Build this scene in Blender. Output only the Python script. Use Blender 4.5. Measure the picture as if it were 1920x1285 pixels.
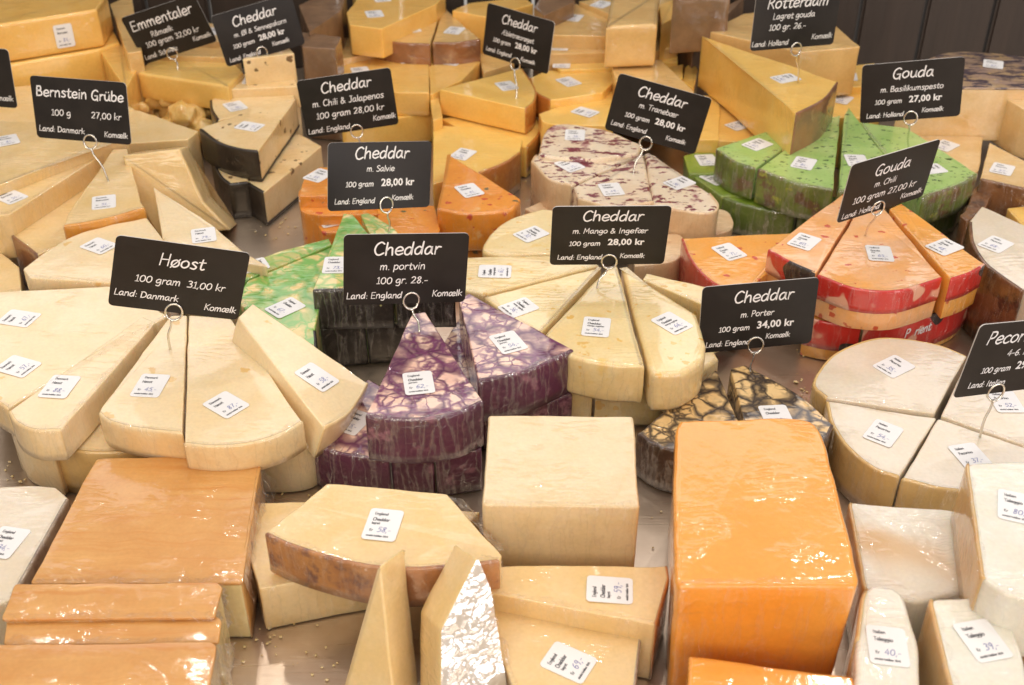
import bpy, bmesh, math, random
from mathutils import Vector, Matrix, noise

random.seed(7)
R = math.radians
for o in list(bpy.data.objects):
    bpy.data.objects.remove(o, do_unlink=True)
scene = bpy.context.scene
C = scene.collection

# ------------------------------------------------------------------ camera, world, lamps, exposure
CAM_Z, PITCH, FPX = 0.50, R(33.5), 2100.0
cam_d = bpy.data.cameras.new('camera')
cam = bpy.data.objects.new('camera', cam_d)
C.objects.link(cam)
cam.location = (0, 0, CAM_Z)
cam.rotation_euler = (R(90) - PITCH, 0, 0)
cam_d.sensor_width = 36
cam_d.lens = FPX / 1920 * 36
cam_d.clip_start, cam_d.clip_end = 0.02, 50
cam_d.dof.use_dof = True
cam_d.dof.focus_distance = 0.76
cam_d.dof.aperture_fstop = 12.0
scene.camera = cam

world = bpy.data.worlds.new('World')
scene.world = world
world.use_nodes = True
wb = world.node_tree.nodes['Background']
wb.inputs[0].default_value = (1.0, 0.91, 0.82, 1)
wb.inputs[1].default_value = 0.43

def area(name, loc, target, sx, sy, power, col):
    l = bpy.data.lights.new(name, 'AREA')
    l.shape = 'RECTANGLE'
    l.size, l.size_y = sx, sy
    l.energy = power
    l.color = col
    o = bpy.data.objects.new(name, l)
    C.objects.link(o)
    o.location = loc
    d = Vector(target) - Vector(loc)
    o.rotation_euler = d.to_track_quat('-Z', 'Y').to_euler()
    return o

area('case_strip_lamp', (0, 0.62, 1.20), (0, 0.70, 0), 2.2, 0.14, 3.6, (1.0, 0.98, 0.97))
area('added_sheen_panel', (0.0, 2.15, 0.90), (0, 0.60, 0.35), 3.0, 1.0, 14.0, (1.0, 0.97, 0.98))  # added unseen panel at the rear, lays a pale sheen on the tops
area('shop_front_lamp', (-0.3, -1.6, 1.45), (0, 0.80, 0), 2.4, 1.0, 31.0, (1.0, 0.88, 0.70))
area('added_side_panel', (1.75, -1.25, 0.62), (0, 0.55, 0.05), 1.2, 1.1, 19.0, (1.0, 0.93, 0.92))  # added unseen panel, placed for white film glare and fill on the fronts
for i_, (x_, y_, z_) in enumerate(((-.9, -.55, 1.5), (-.3, -.75, 1.7), (.35, -.6, 1.6), (.95, -.7, 1.5))):
    area('added_glint_lamp', (x_, y_, z_), (x_ * .4, .65, 0), .04, .04, 1.3, (1.0, 0.90, 0.76))  # small lamps added in front so the film creases glint
for i_, (x_, y_, z_) in enumerate(((-.85, 1.15, 1.25), (-.35, 1.30, 1.15), (.12, 1.12, 1.3), (.55, 1.30, 1.15), (.95, 1.12, 1.25), (-.1, .85, 1.4), (.4, .9, 1.4))):
    area('case_spot_lamp', (x_, y_, z_), (x_ * .6, .62, 0), .03, .03, 1.0, (1.0, 0.93, 0.86))

scene.view_settings.view_transform = 'Standard'
scene.view_settings.look = 'None'
scene.view_settings.exposure = 0.06
scene.view_settings.gamma = 1.0
scene.view_settings.use_curve_mapping = False
scene.cycles.use_denoising = True
scene.cycles.max_bounces = 8
scene.cycles.transparent_max_bounces = 12
scene.cycles.caustics_reflective = False
scene.cycles.caustics_refractive = False

# ------------------------------------------------------------------ helpers: rays
FWD = Vector((0, math.cos(PITCH), -math.sin(PITCH)))
UP = Vector((0, math.sin(PITCH), math.cos(PITCH)))
ORG = Vector((0, 0, CAM_Z))

def ray(px, py):
    return Vector((1, 0, 0)) * ((px - 960) / FPX) + UP * (-(py - 642.5) / FPX) + FWD

def at(px, py, z):
    d = ray(px, py)
    return ORG + d * ((z - CAM_Z) / d.z)

def hit(px, py, p0, n):
    d = ray(px, py)
    return ORG + d * ((p0 - ORG).dot(n) / d.dot(n))

# ------------------------------------------------------------------ helpers: objects
def link(name, me, mats, parent=None, matrix=None):
    o = bpy.data.objects.new(name, me)
    C.objects.link(o)
    for m in (mats if isinstance(mats, (list, tuple)) else [mats]):
        me.materials.append(m)
    if parent is not None:
        o.parent = parent
    if matrix is not None:
        o.matrix_local = matrix
    return o

def tag(o, label=None, cat=None, group=None, kind=None):
    if label: o['label'] = label
    if cat: o['category'] = cat
    if group: o['group'] = group
    if kind: o['kind'] = kind
    return o

def mesh(name, verts, faces, smooth=True, mat_ids=None):
    me = bpy.data.meshes.new(name)
    me.from_pydata([tuple(v) for v in verts], [], faces)
    me.update()
    if smooth:
        me.polygons.foreach_set('use_smooth', [True] * len(me.polygons))
    if mat_ids:
        me.polygons.foreach_set('material_index', mat_ids)
    return me

# ------------------------------------------------------------------ materials
class Net:
    def __init__(s, name):
        s.m = bpy.data.materials.new(name)
        s.m.use_nodes = True
        s.t = s.m.node_tree
        s.t.nodes.clear()
        s.out = s.n('ShaderNodeOutputMaterial')
    def n(s, typ, props=None, **ins):
        nd = s.t.nodes.new(typ)
        for k, v in (props or {}).items():
            setattr(nd, k, v)
        for k, v in ins.items():
            s.set(nd, k.replace('_', ' '), v)
        return nd
    def set(s, nd, key, v):
        i = nd.inputs[int(key)] if key.isdigit() else nd.inputs[key]
        if isinstance(v, bpy.types.NodeSocket):
            s.t.links.new(v, i)
        elif isinstance(v, tuple) and len(v) == 3 and i.type == 'RGBA':
            i.default_value = (*v, 1)
        else:
            i.default_value = v
    def math(s, op, a, b=0.0, clamp=False):
        nd = s.t.nodes.new('ShaderNodeMath')
        nd.operation = op
        nd.use_clamp = clamp
        s.set(nd, '0', a); s.set(nd, '1', b)
        if op == 'MULTIPLY_ADD': nd.inputs[2].default_value = -1.0
        return nd.outputs[0]
    def mix(s, f, a, b, blend='MIX'):
        nd = s.t.nodes.new('ShaderNodeMix')
        nd.data_type = 'RGBA'
        nd.blend_type = blend
        for i, v in ((0, f), (6, a), (7, b)):
            sk = nd.inputs[i]
            if isinstance(v, bpy.types.NodeSocket): s.t.links.new(v, sk)
            elif isinstance(v, tuple): sk.default_value = (*v[:3], 1)
            else: sk.default_value = v
        return nd.outputs[2]
    def step(s, v, lo, hi):
        nd = s.n('ShaderNodeMapRange', {'interpolation_type': 'SMOOTHSTEP'})
        s.set(nd, '0', v)
        nd.inputs[1].default_value, nd.inputs[2].default_value = lo, hi
        return nd.outputs[0]
    def coords(s, rnd=True):
        tc = s.n('ShaderNodeTexCoord').outputs['Object']
        if not rnd: return tc
        oi = s.n('ShaderNodeObjectInfo').outputs['Random']
        v = s.n('ShaderNodeVectorMath', {'operation': 'SCALE'})
        v.inputs[0].default_value = (3.1, 7.7, 1.3)
        s.t.links.new(oi, v.inputs['Scale'])
        a = s.n('ShaderNodeVectorMath', {'operation': 'ADD'})
        s.t.links.new(tc, a.inputs[0]); s.t.links.new(v.outputs[0], a.inputs[1])
        return a.outputs[0]
    def noise(s, co, scale, detail=3.0, rough=0.55, dist=0.0, out=0, typ=None):
        nd = s.n('ShaderNodeTexNoise', {'noise_type': typ} if typ else None)
        s.t.links.new(co, nd.inputs['Vector'])
        nd.inputs['Scale'].default_value = scale
        nd.inputs['Detail'].default_value = detail
        nd.inputs['Roughness'].default_value = rough
        nd.inputs['Distortion'].default_value = dist
        return nd.outputs[out]
    def vor(s, co, scale, feature='F1', rnd=1.0):
        nd = s.n('ShaderNodeTexVoronoi', {'feature': feature})
        s.t.links.new(co, nd.inputs['Vector'])
        nd.inputs['Scale'].default_value = scale
        nd.inputs['Randomness'].default_value = rnd
        return nd
    def mapped(s, co, scale, rot=(0, 0, 0)):
        nd = s.n('ShaderNodeMapping')
        s.t.links.new(co, nd.inputs['Vector'])
        nd.inputs['Scale'].default_value = scale
        nd.inputs['Rotation'].default_value = rot
        return nd.outputs[0]
    def warp(s, co, scale, amt):
        n = s.noise(co, scale, 3, out=1)
        sub = s.n('ShaderNodeVectorMath', {'operation': 'SUBTRACT'})
        s.t.links.new(n, sub.inputs[0]); sub.inputs[1].default_value = (.5, .5, .5)
        sc = s.n('ShaderNodeVectorMath', {'operation': 'SCALE'})
        s.t.links.new(sub.outputs[0], sc.inputs[0]); sc.inputs['Scale'].default_value = amt
        ad = s.n('ShaderNodeVectorMath', {'operation': 'ADD'})
        s.t.links.new(co, ad.inputs[0]); s.t.links.new(sc.outputs[0], ad.inputs[1])
        return ad.outputs[0]
    def ridge(s, co, scale, p, detail=1.0):
        n = s.noise(co, scale, detail, 0.5)
        return s.math('POWER', s.math('SUBTRACT', 1.0, s.math('ABSOLUTE', s.math('MULTIPLY_ADD', n, 2.0)), True), p)
    def bump(s, h, strength, dist, normal=None):
        nd = s.n('ShaderNodeBump', Strength=strength, Distance=dist)
        s.t.links.new(h, nd.inputs['Height'])
        if normal is not None: s.t.links.new(normal, nd.inputs['Normal'])
        return nd.outputs[0]

def cheese(name, c1, c2, feats=(), rough=0.42, film=0.55, wrinkle=0.5, sss=0.35, lump=0.25, tone=35):
    """A cheese paste or rind under cling film: base tone, features, surface lumps and a wrinkled clear coat."""
    g = Net(name)
    co = g.coords()
    col = g.mix(g.step(g.noise(co, tone, 4, 0.6), 0.32, 0.70), c1, c2)
    grain = g.noise(co, 420, 2)
    v = g.math('MULTIPLY_ADD', grain, 0.20)
    v.node.inputs[2].default_value = 0.90
    col = g.mix(1.0, col, g.n('ShaderNodeCombineColor', Red=v, Green=v, Blue=v).outputs[0], 'MULTIPLY')
    hs = []
    for f in feats:
        k = f[0]
        if k == 'veins':
            _, c, scale, width, amt, gate = f
            w = g.warp(co, scale * 0.9, amt)
            e = g.vor(w, scale, 'DISTANCE_TO_EDGE').outputs['Distance']
            wn = g.math('MULTIPLY', g.step(g.noise(co, scale * 0.6, 2), 0.25, 0.8), width * 2)
            m = g.math('SUBTRACT', 1.0, g.math('DIVIDE', e, g.math('ADD', wn, width * 0.25), True), True)
            m = g.math('POWER', m, 0.6)
            if gate: m = g.math('MULTIPLY', m, g.step(g.noise(co, scale * 0.35, 2), gate - .12, gate + .12))
        elif k == 'flecks':
            _, c, scale, rad, keep, stretch = f
            w = g.mapped(g.warp(co, scale * 1.5, 0.9 / scale), stretch, (0.3, 0.2, 0.7))
            vo = g.vor(w, scale)
            sep = g.n('ShaderNodeSeparateColor', Color=vo.outputs['Color'])
            rr = g.math('MULTIPLY', sep.outputs[1], rad)
            m = g.math('MULTIPLY', g.math('LESS_THAN', sep.outputs[0], keep),
                       g.math('SUBTRACT', 1.0, g.step(g.math('SUBTRACT', vo.outputs['Distance'], rr), 0.02, 0.10)))
        elif k == 'blotch':
            _, c, scale, lo, hi = f
            m = g.step(g.noise(co, scale, 5, 0.62), lo, hi)
        elif k == 'patch':
            _, c, scale, lo, hi = f
            m = g.step(g.noise(co, scale, 1.0, 0.4), lo, hi)
        elif k == 'streak':
            _, c, scale, vec, lo, hi = f
            m = g.step(g.noise(g.mapped(g.warp(co, 40, .010), vec, (0, 0, 0.5)), scale, 4, 0.6), lo, hi)
        elif k == 'cells':      # pale curds in a dark net
            _, c, scale, lo, hi = f
            m = g.step(g.vor(g.warp(co, scale, .004), scale, 'F1').outputs['Distance'], lo, hi)
        elif k == 'zband':      # printed band over a height range
            _, c, lo, hi = f
            z = g.n('ShaderNodeSeparateXYZ', Vector=g.n('ShaderNodeTexCoord').outputs['Object']).outputs[2]
            z = g.math('ADD', z, g.math('MULTIPLY', g.noise(co, 90, 2), 0.002))
            m = g.math('MULTIPLY', g.step(z, lo, lo + .0006), g.math('SUBTRACT', 1.0, g.step(z, hi - .0006, hi)))
        col = g.mix(m, col, c)
    lumps = g.noise(co, 55, 4, 0.55)
    fine = g.noise(co, 330, 3)
    drag = g.noise(g.mapped(co, (10, 260, 60), (0.1, 0.2, 1.1)), 1.0, 2)
    h = g.math('ADD', lumps, g.math('ADD', g.math('MULTIPLY', fine, 0.20), g.math('MULTIPLY', drag, 0.14)))
    nrm = g.bump(h, 0.45, 0.0025 * lump)
    b = g.n('ShaderNodeBsdfPrincipled', Base_Color=col, Roughness=rough)
    b.inputs['Specular IOR Level'].default_value = 0.35
    b.inputs['Subsurface Weight'].default_value = sss
    b.inputs['Subsurface Radius'].default_value = (1.0, 0.6, 0.28)
    b.inputs['Subsurface Scale'].default_value = 0.005
    g.t.links.new(nrm, b.inputs['Normal'])
    if film:
        r1 = g.ridge(g.mapped(g.warp(co, 26, .02), (16, 210, 90), (0.2, 0.1, 0.6)), 1.0, 7.0)
        r2 = g.noise(g.warp(co, 60, .012), 105, 3, 0.55, 0.6)
        msk = g.step(g.noise(co, 30, 2), 0.50, 0.64)
        act = g.math('ADD', g.math('MULTIPLY', r1, 0.16), g.math('MULTIPLY', r2, 0.14))
        hh = g.math('ADD', g.math('MULTIPLY', act, msk), g.math('MULTIPLY', r2, 0.04))
        b.inputs['Coat Weight'].default_value = min(1.0, film * 1.5)
        b.inputs['Coat Roughness'].default_value = 0.08
        b.inputs['Coat IOR'].default_value = 1.6
        g.t.links.new(g.bump(hh, wrinkle, 0.004, nrm), b.inputs['Coat Normal'])
    g.t.links.new(b.outputs[0], g.out.inputs[0])
    return g.m

def plain(name, col, rough=0.5, metal=0.0, coat=0.0, spec=0.5, nz=0.0, nscale=120):
    g = Net(name)
    b = g.n('ShaderNodeBsdfPrincipled', Roughness=rough, Metallic=metal)
    b.inputs['Specular IOR Level'].default_value = spec
    b.inputs['Coat Weight'].default_value = coat
    if nz:
        n = g.noise(g.coords(), nscale, 4)
        c2 = tuple(max(0, min(1, x * (1 + nz))) for x in col); c1 = tuple(x * (1 - nz) for x in col)
        g.t.links.new(g.mix(g.step(n, .3, .7), c1, c2), b.inputs['Base Color'])
        g.set(b, 'Roughness', g.math('MULTIPLY_ADD', n, 0.25))
        b.inputs['Roughness'].links[0].from_node.inputs[2].default_value = rough - 0.12
    else:
        b.inputs['Base Color'].default_value = (*col, 1)
    g.t.links.new(b.outputs[0], g.out.inputs[0])
    return g.m

def steel():
    g = Net('brushed_steel')
    co = g.coords(False)
    sc = g.noise(g.mapped(co, (9, 900, 1), (0, 0, 0.12)), 1.0, 4, 0.65)
    st = g.noise(co, 9, 5, 0.6)
    col = g.mix(g.step(st, .35, .7), (.58, .46, .35), (.80, .66, .52))
    rg = g.math('MULTIPLY_ADD', sc, 0.22)
    rg.node.inputs[2].default_value = 0.20
    b = g.n('ShaderNodeBsdfPrincipled', Base_Color=col, Roughness=rg, Metallic=0.85)
    g.t.links.new(g.bump(sc, 0.4, 0.0003), b.inputs['Normal'])
    g.t.links.new(b.outputs[0], g.out.inputs[0])
    return g.m

def planks_mat():
    g = Net('dark_planks')
    co = g.coords()
    n = g.noise(g.mapped(co, (40, 40, 5)), 1.0, 5, 0.6, 0.5)
    col = g.mix(n, (.012, .008, .006), (.055, .036, .027))
    b = g.n('ShaderNodeBsdfPrincipled', Base_Color=col, Roughness=0.5)
    g.t.links.new(g.bump(n, 0.4, 0.002), b.inputs['Normal'])
    g.t.links.new(b.outputs[0], g.out.inputs[0])
    return g.m

def film_mat(base, peak, sharp, nm='cling_film', bs=.8, gloss=.55):
    g = Net(nm)
    co = g.coords()
    w = g.warp(co, 60, .006)
    r1 = g.ridge(g.mapped(w, (170, 170, 16), (0.12, 0.1, 0.4)), 1.0, sharp, 1.5)
    r2 = g.ridge(w, 110, sharp * .7, 1.5)
    hgt = g.math('ADD', g.math('MULTIPLY', r1, 0.5), g.math('MULTIPLY', r2, 0.18))
    nrm = g.bump(hgt, bs, 0.0016)
    gl = g.n('ShaderNodeBsdfGlossy', Color=(1, 1, 1), Roughness=0.09, Normal=nrm)
    df = g.n('ShaderNodeBsdfTranslucent', Color=(.92, .90, .88))
    d2 = g.n('ShaderNodeBsdfDiffuse', Color=(.92, .90, .88), Normal=nrm)
    dd = g.n('ShaderNodeMixShader'); dd.inputs[0].default_value = 0.6
    g.t.links.new(df.outputs[0], dd.inputs[1]); g.t.links.new(d2.outputs[0], dd.inputs[2])
    s1 = g.n('ShaderNodeMixShader'); s1.inputs[0].default_value = gloss
    g.t.links.new(dd.outputs[0], s1.inputs[1]); g.t.links.new(gl.outputs[0], s1.inputs[2])
    tr = g.n('ShaderNodeBsdfTransparent', Color=(.97, .96, .95))
    mx = g.n('ShaderNodeMixShader')
    fac = g.math('MULTIPLY_ADD', g.step(g.math('ADD', r1, g.math('MULTIPLY', r2, .25)), 0.05, 1.1), peak)
    fac.node.inputs[2].default_value = base
    g.t.links.new(fac, mx.inputs[0])
    g.t.links.new(tr.outputs[0], mx.inputs[1]); g.t.links.new(s1.outputs[0], mx.inputs[2])
    g.t.links.new(mx.outputs[0], g.out.inputs[0])
    return g.m

M = {}
M['hoost'] = cheese('cream_cheese_paste', (.82, .66, .42), (.80, .61, .35), (('flecks', (.74, .48, .18), 60, .20, .10, (1, 1, 1)),), film=.5, wrinkle=.3)
M['hoostrind'] = cheese('pale_waxy_rind', (.80, .56, .28), (.82, .64, .38), film=.6, sss=.1)
M['bern'] = cheese('straw_cheese_paste', (.80, .59, .31), (.77, .54, .24), film=.6, wrinkle=.45)
M['bernrind'] = cheese('amber_rind', (.70, .33, .05), (.62, .25, .035), film=.6, sss=.1)
M['brownrind'] = cheese('brown_waxed_rind', (.30, .12, .045), (.17, .07, .035), (('blotch', (.42, .25, .12), 60, .55, .75),), film=.7, wrinkle=.9, sss=.05)
M['yellow'] = cheese('golden_cheese_paste', (.84, .52, .15), (.80, .46, .11), film=.6, wrinkle=.5)
M['yellowpale'] = cheese('pale_golden_cheese_paste', (.88, .57, .16), (.86, .52, .12), film=.6, wrinkle=.5)
M['orangerind'] = cheese('smoked_orange_rind', (.62, .25, .04), (.45, .15, .03), (('blotch', (.70, .40, .10), 70, .5, .75),), film=.7, wrinkle=.8)
M['amberwrap'] = cheese('amber_wrapped_paste', (.74, .49, .20), (.66, .41, .15), film=.95, wrinkle=.8)
M['brownshadewrap'] = cheese('brown_shade_wrapped_paste', (.26, .15, .08), (.18, .10, .055), film=.6, wrinkle=.9)  # back-row shading is put into this dark brown
M['blackrind'] = cheese('black_wax_rind', (.016, .012, .010), (.030, .022, .018), (('blotch', (.11, .08, .06), 90, .60, .78),), film=.35, wrinkle=.9, sss=0)
M['mustard'] = cheese('ale_mustard_paste', (.82, .62, .35), (.77, .54, .26), (('flecks', (.20, .12, .05), 110, .30, .30, (1, 1, 1)),), film=.6)
M['chili'] = cheese('orange_chili_paste', (.80, .31, .035), (.72, .25, .025), (('flecks', (.55, .07, .02), 100, .30, .36, (1, 1.3, 1)), ('flecks', (.09, .10, .03), 60, .18, .16, (1, 1, 1)), ('blotch', (.82, .52, .24), 75, .58, .76)), film=.85, wrinkle=.7)
M['cran'] = cheese('cranberry_paste', (.82, .69, .52), (.77, .61, .44), (('blotch', (.36, .14, .16), 30, .60, .68), ('streak', (.20, .03, .05), 1.0, (50, 120, 90), .555, .60), ('flecks', (.17, .02, .03), 95, .42, .40, (1, 2.2, 1)), ('flecks', (.26, .03, .05), 150, .30, .30, (1, 1.8, 1))), film=.65, wrinkle=.5)
M['cranside'] = cheese('cranberry_side', (.78, .58, .36), (.70, .46, .26), (('blotch', (.45, .18, .14), 70, .62, .78),), film=.7, sss=.1, wrinkle=.9)
M['pesto'] = cheese('green_pesto_paste', (.43, .60, .20), (.33, .53, .14), (('flecks', (.05, .10, .02), 120, .34, .45, (1, 2.4, 1)), ('flecks', (.07, .12, .03), 210, .25, .35, (1, 1.6, 1))), film=.7, wrinkle=.5)
M['pestorind'] = cheese('printed_green_rind', (.11, .14, .025), (.20, .27, .045), (('blotch', (.16, .09, .045), 55, .50, .62), ('blotch', (.38, .42, .05), 42, .60, .66), ('blotch', (.45, .30, .14), 120, .62, .76)), film=.9, wrinkle=1.1, sss=.05)
M['lime'] = cheese('lime_green_paste', (.26, .36, .035), (.19, .30, .03), (('blotch', (.06, .10, .015), 50, .56, .74),), film=.8, wrinkle=.9)
M['limerind'] = cheese('dark_green_film_rind', (.07, .10, .015), (.13, .20, .03), (('blotch', (.30, .36, .06), 70, .6, .75),), film=.9, wrinkle=1.2, sss=.05)
M['gouda'] = cheese('chili_gouda_paste', (.84, .36, .045), (.82, .40, .09), (('flecks', (.60, .09, .03), 95, .30, .40, (1, 1.3, 1)),), film=.8, wrinkle=.6)
M['goudapink'] = cheese('pinkish_chili_gouda_paste', (.84, .47, .24), (.84, .40, .12), (('flecks', (.60, .10, .04), 95, .30, .34, (1, 1.3, 1)),), film=.9, wrinkle=.6)
M['redband'] = cheese('red_printed_band', (.62, .025, .02), (.52, .02, .015), (('patch', (.78, .40, .28), 48, .62, .66), ('patch', (.03, .02, .02), 26, .62, .63)), film=1.0, wrinkle=.6, sss=.05)
M['redrind'] = cheese('red_wax_rind', (.58, .06, .03), (.42, .03, .02), (('blotch', (.70, .33, .12), 70, .6, .8),), film=.9, wrinkle=.9, sss=.1)
M['sage'] = cheese('sage_marbled_paste', (.80, .64, .27), (.80, .58, .21), (('veins', (.11, .36, .045), 44, .24, .022, .46), ('veins', (.20, .46, .09), 80, .13, .014, .40), ('blotch', (.36, .54, .16), 40, .62, .76)), film=.65)
M['port'] = cheese('port_wine_veined_paste', (.84, .60, .46), (.80, .50, .40), (('veins', (.095, .016, .065), 46, .18, .026, 0), ('veins', (.17, .035, .115), 88, .11, .014, .46), ('blotch', (.22, .06, .15), 38, .58, .76)), film=.75, wrinkle=.4, sss=.12)
M['portrind'] = cheese('port_wine_rind', (.13, .026, .075), (.075, .016, .045), (('blotch', (.36, .16, .22), 70, .52, .72), ('blotch', (.62, .55, .55), 48, .68, .76)), film=.5, wrinkle=1.4, sss=.05)
M['mango'] = cheese('mango_ginger_paste', (.83, .67, .37), (.81, .61, .29), (('flecks', (.74, .46, .13), 75, .30, .30, (1, 1.6, 1)), ('flecks', (.78, .50, .14), 130, .25, .25, (1, 1.3, 1)), ('blotch', (.80, .57, .20), 50, .58, .75)), film=.7, wrinkle=.5)
M['porter'] = cheese('porter_crackled_paste', (.80, .56, .27), (.74, .48, .20), (('veins', (.022, .011, .008), 66, .15, .012, 0), ('veins', (.03, .015, .01), 125, .13, .008, .47), ('blotch', (.05, .025, .015), 40, .66, .74)), film=.7, sss=.1)
M['porterrind'] = cheese('dark_porter_rind', (.060, .028, .018), (.10, .05, .03), (('blotch', (.25, .15, .08), 80, .62, .78),), film=.6, wrinkle=.9, sss=0)
M['pec'] = cheese('ivory_hard_paste', (.74, .65, .53), (.72, .61, .46), film=.7, wrinkle=.3)
M['pecrind'] = cheese('golden_hard_rind', (.74, .50, .20), (.66, .42, .15), film=.7, sss=.1, wrinkle=.7)
M['block'] = cheese('white_cheddar_paste', (.76, .60, .37), (.73, .56, .32), film=.6, wrinkle=.5)
M['red'] = cheese('deep_orange_cheddar', (.86, .33, .035), (.84, .36, .055), film=.75, wrinkle=.8, tone=20)
M['danbo'] = cheese('washed_pale_paste', (.80, .62, .30), (.74, .54, .22), film=.6, wrinkle=.8)
M['danborind'] = cheese('washed_orange_rind', (.64, .33, .10), (.59, .28, .075), (('streak', (.58, .24, .05), 1.0, (5, 170, 30), .50, .70), ('streak', (.74, .40, .13), 1.0, (6, 110, 30), .52, .76), ('flecks', (.20, .08, .03), 34, .08, .08, (1, 2, 1))), film=.42, wrinkle=.8, sss=.15)
M['brie'] = cheese('white_mould_soft_cheese', (.76, .72, .63), (.72, .66, .55), (('patch', (.64, .43, .22), 15, .50, .64), ('blotch', (.62, .42, .20), 26, .60, .70)), film=.8, wrinkle=1.1)
M['briewhite'] = cheese('white_wrapped_cheese', (.77, .74, .66), (.74, .70, .59), film=.9, wrinkle=1.1)
M['brierind'] = cheese('tan_soft_rind', (.62, .37, .14), (.66, .45, .22), film=.6, wrinkle=.6)
M['greyrind'] = cheese('grey_natural_rind', (.34, .26, .19), (.46, .38, .30), (('blotch', (.22, .15, .12), 90, .5, .7),), film=.7, wrinkle=1.0, sss=.05)
M['mouldrind'] = cheese('mouldy_cheddar_rind', (.58, .27, .09), (.40, .17, .07), (('blotch', (.20, .09, .07), 42, .54, .66), ('blotch', (.66, .55, .48), 48, .62, .72)), film=.8, wrinkle=.9, sss=.05, lump=.7)
M['rustic'] = cheese('rustic_brown_rind', (.15, .06, .022), (.24, .10, .035), (('blotch', (.07, .03, .014), 60, .5, .66), ('blotch', (.40, .24, .12), 110, .64, .76)), film=.8, wrinkle=1.1, sss=.05, lump=.9)
M['wheelrind'] = cheese('mottled_grey_wheel_rind', (.30, .20, .16), (.42, .28, .14), (('streak', (.055, .035, .05), 1.0, (60, 170, 60), .46, .58), ('blotch', (.50, .33, .12), 90, .60, .70)), film=.7, wrinkle=1.0, sss=.05)
M['alp'] = cheese('tan_alpine_paste', (.74, .53, .28), (.68, .44, .19), film=.6, wrinkle=.5)
M['emm'] = cheese('emmental_paste', (.80, .52, .16), (.76, .47, .12), film=.5)
M['crumb'] = cheese('crumbled_holey_paste', (.80, .57, .24), (.74, .46, .12), (('blotch', (.70, .36, .05), 60, .58, .70),), film=.8, wrinkle=1.4, lump=2.5)
M['stripes'] = plain('green_cream_stripes', (.04, .09, .02), .35, coat=.5)
M['steel'] = steel()
M['planks'] = planks_mat()
M['film'] = film_mat(.035, .26, 12.0)
M['filmthin'] = film_mat(.012, .13, 16.0, 'thin_cling_film')
M['filmflap'] = film_mat(.10, .45, 8.0, 'loose_cling_film')
M['filmglare'] = film_mat(.74, .2, 4.0, 'glare_white_cling_film', .3, .30)  # lamp glare on the standing wedge is put in as milky white film
M['paper'] = plain('sticker_paper', (.80, .79, .80), .45, coat=.15)
M['ink'] = plain('printed_ink', (.045, .045, .06), .5)
M['pen'] = plain('ballpoint_ink', (.16, .18, .42), .5)
M['card'] = plain('matt_black_card', (.014, .0105, .009), .40, spec=.38, nz=.25, nscale=40)
M['chalk'] = plain('white_lettering', (.84, .82, .84), .6)
M['cardedge'] = plain('pale_card_edge', (.55, .52, .50), .5)
M['wire'] = plain('steel_wire', (.72, .68, .62), .22, metal=1.0)

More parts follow.
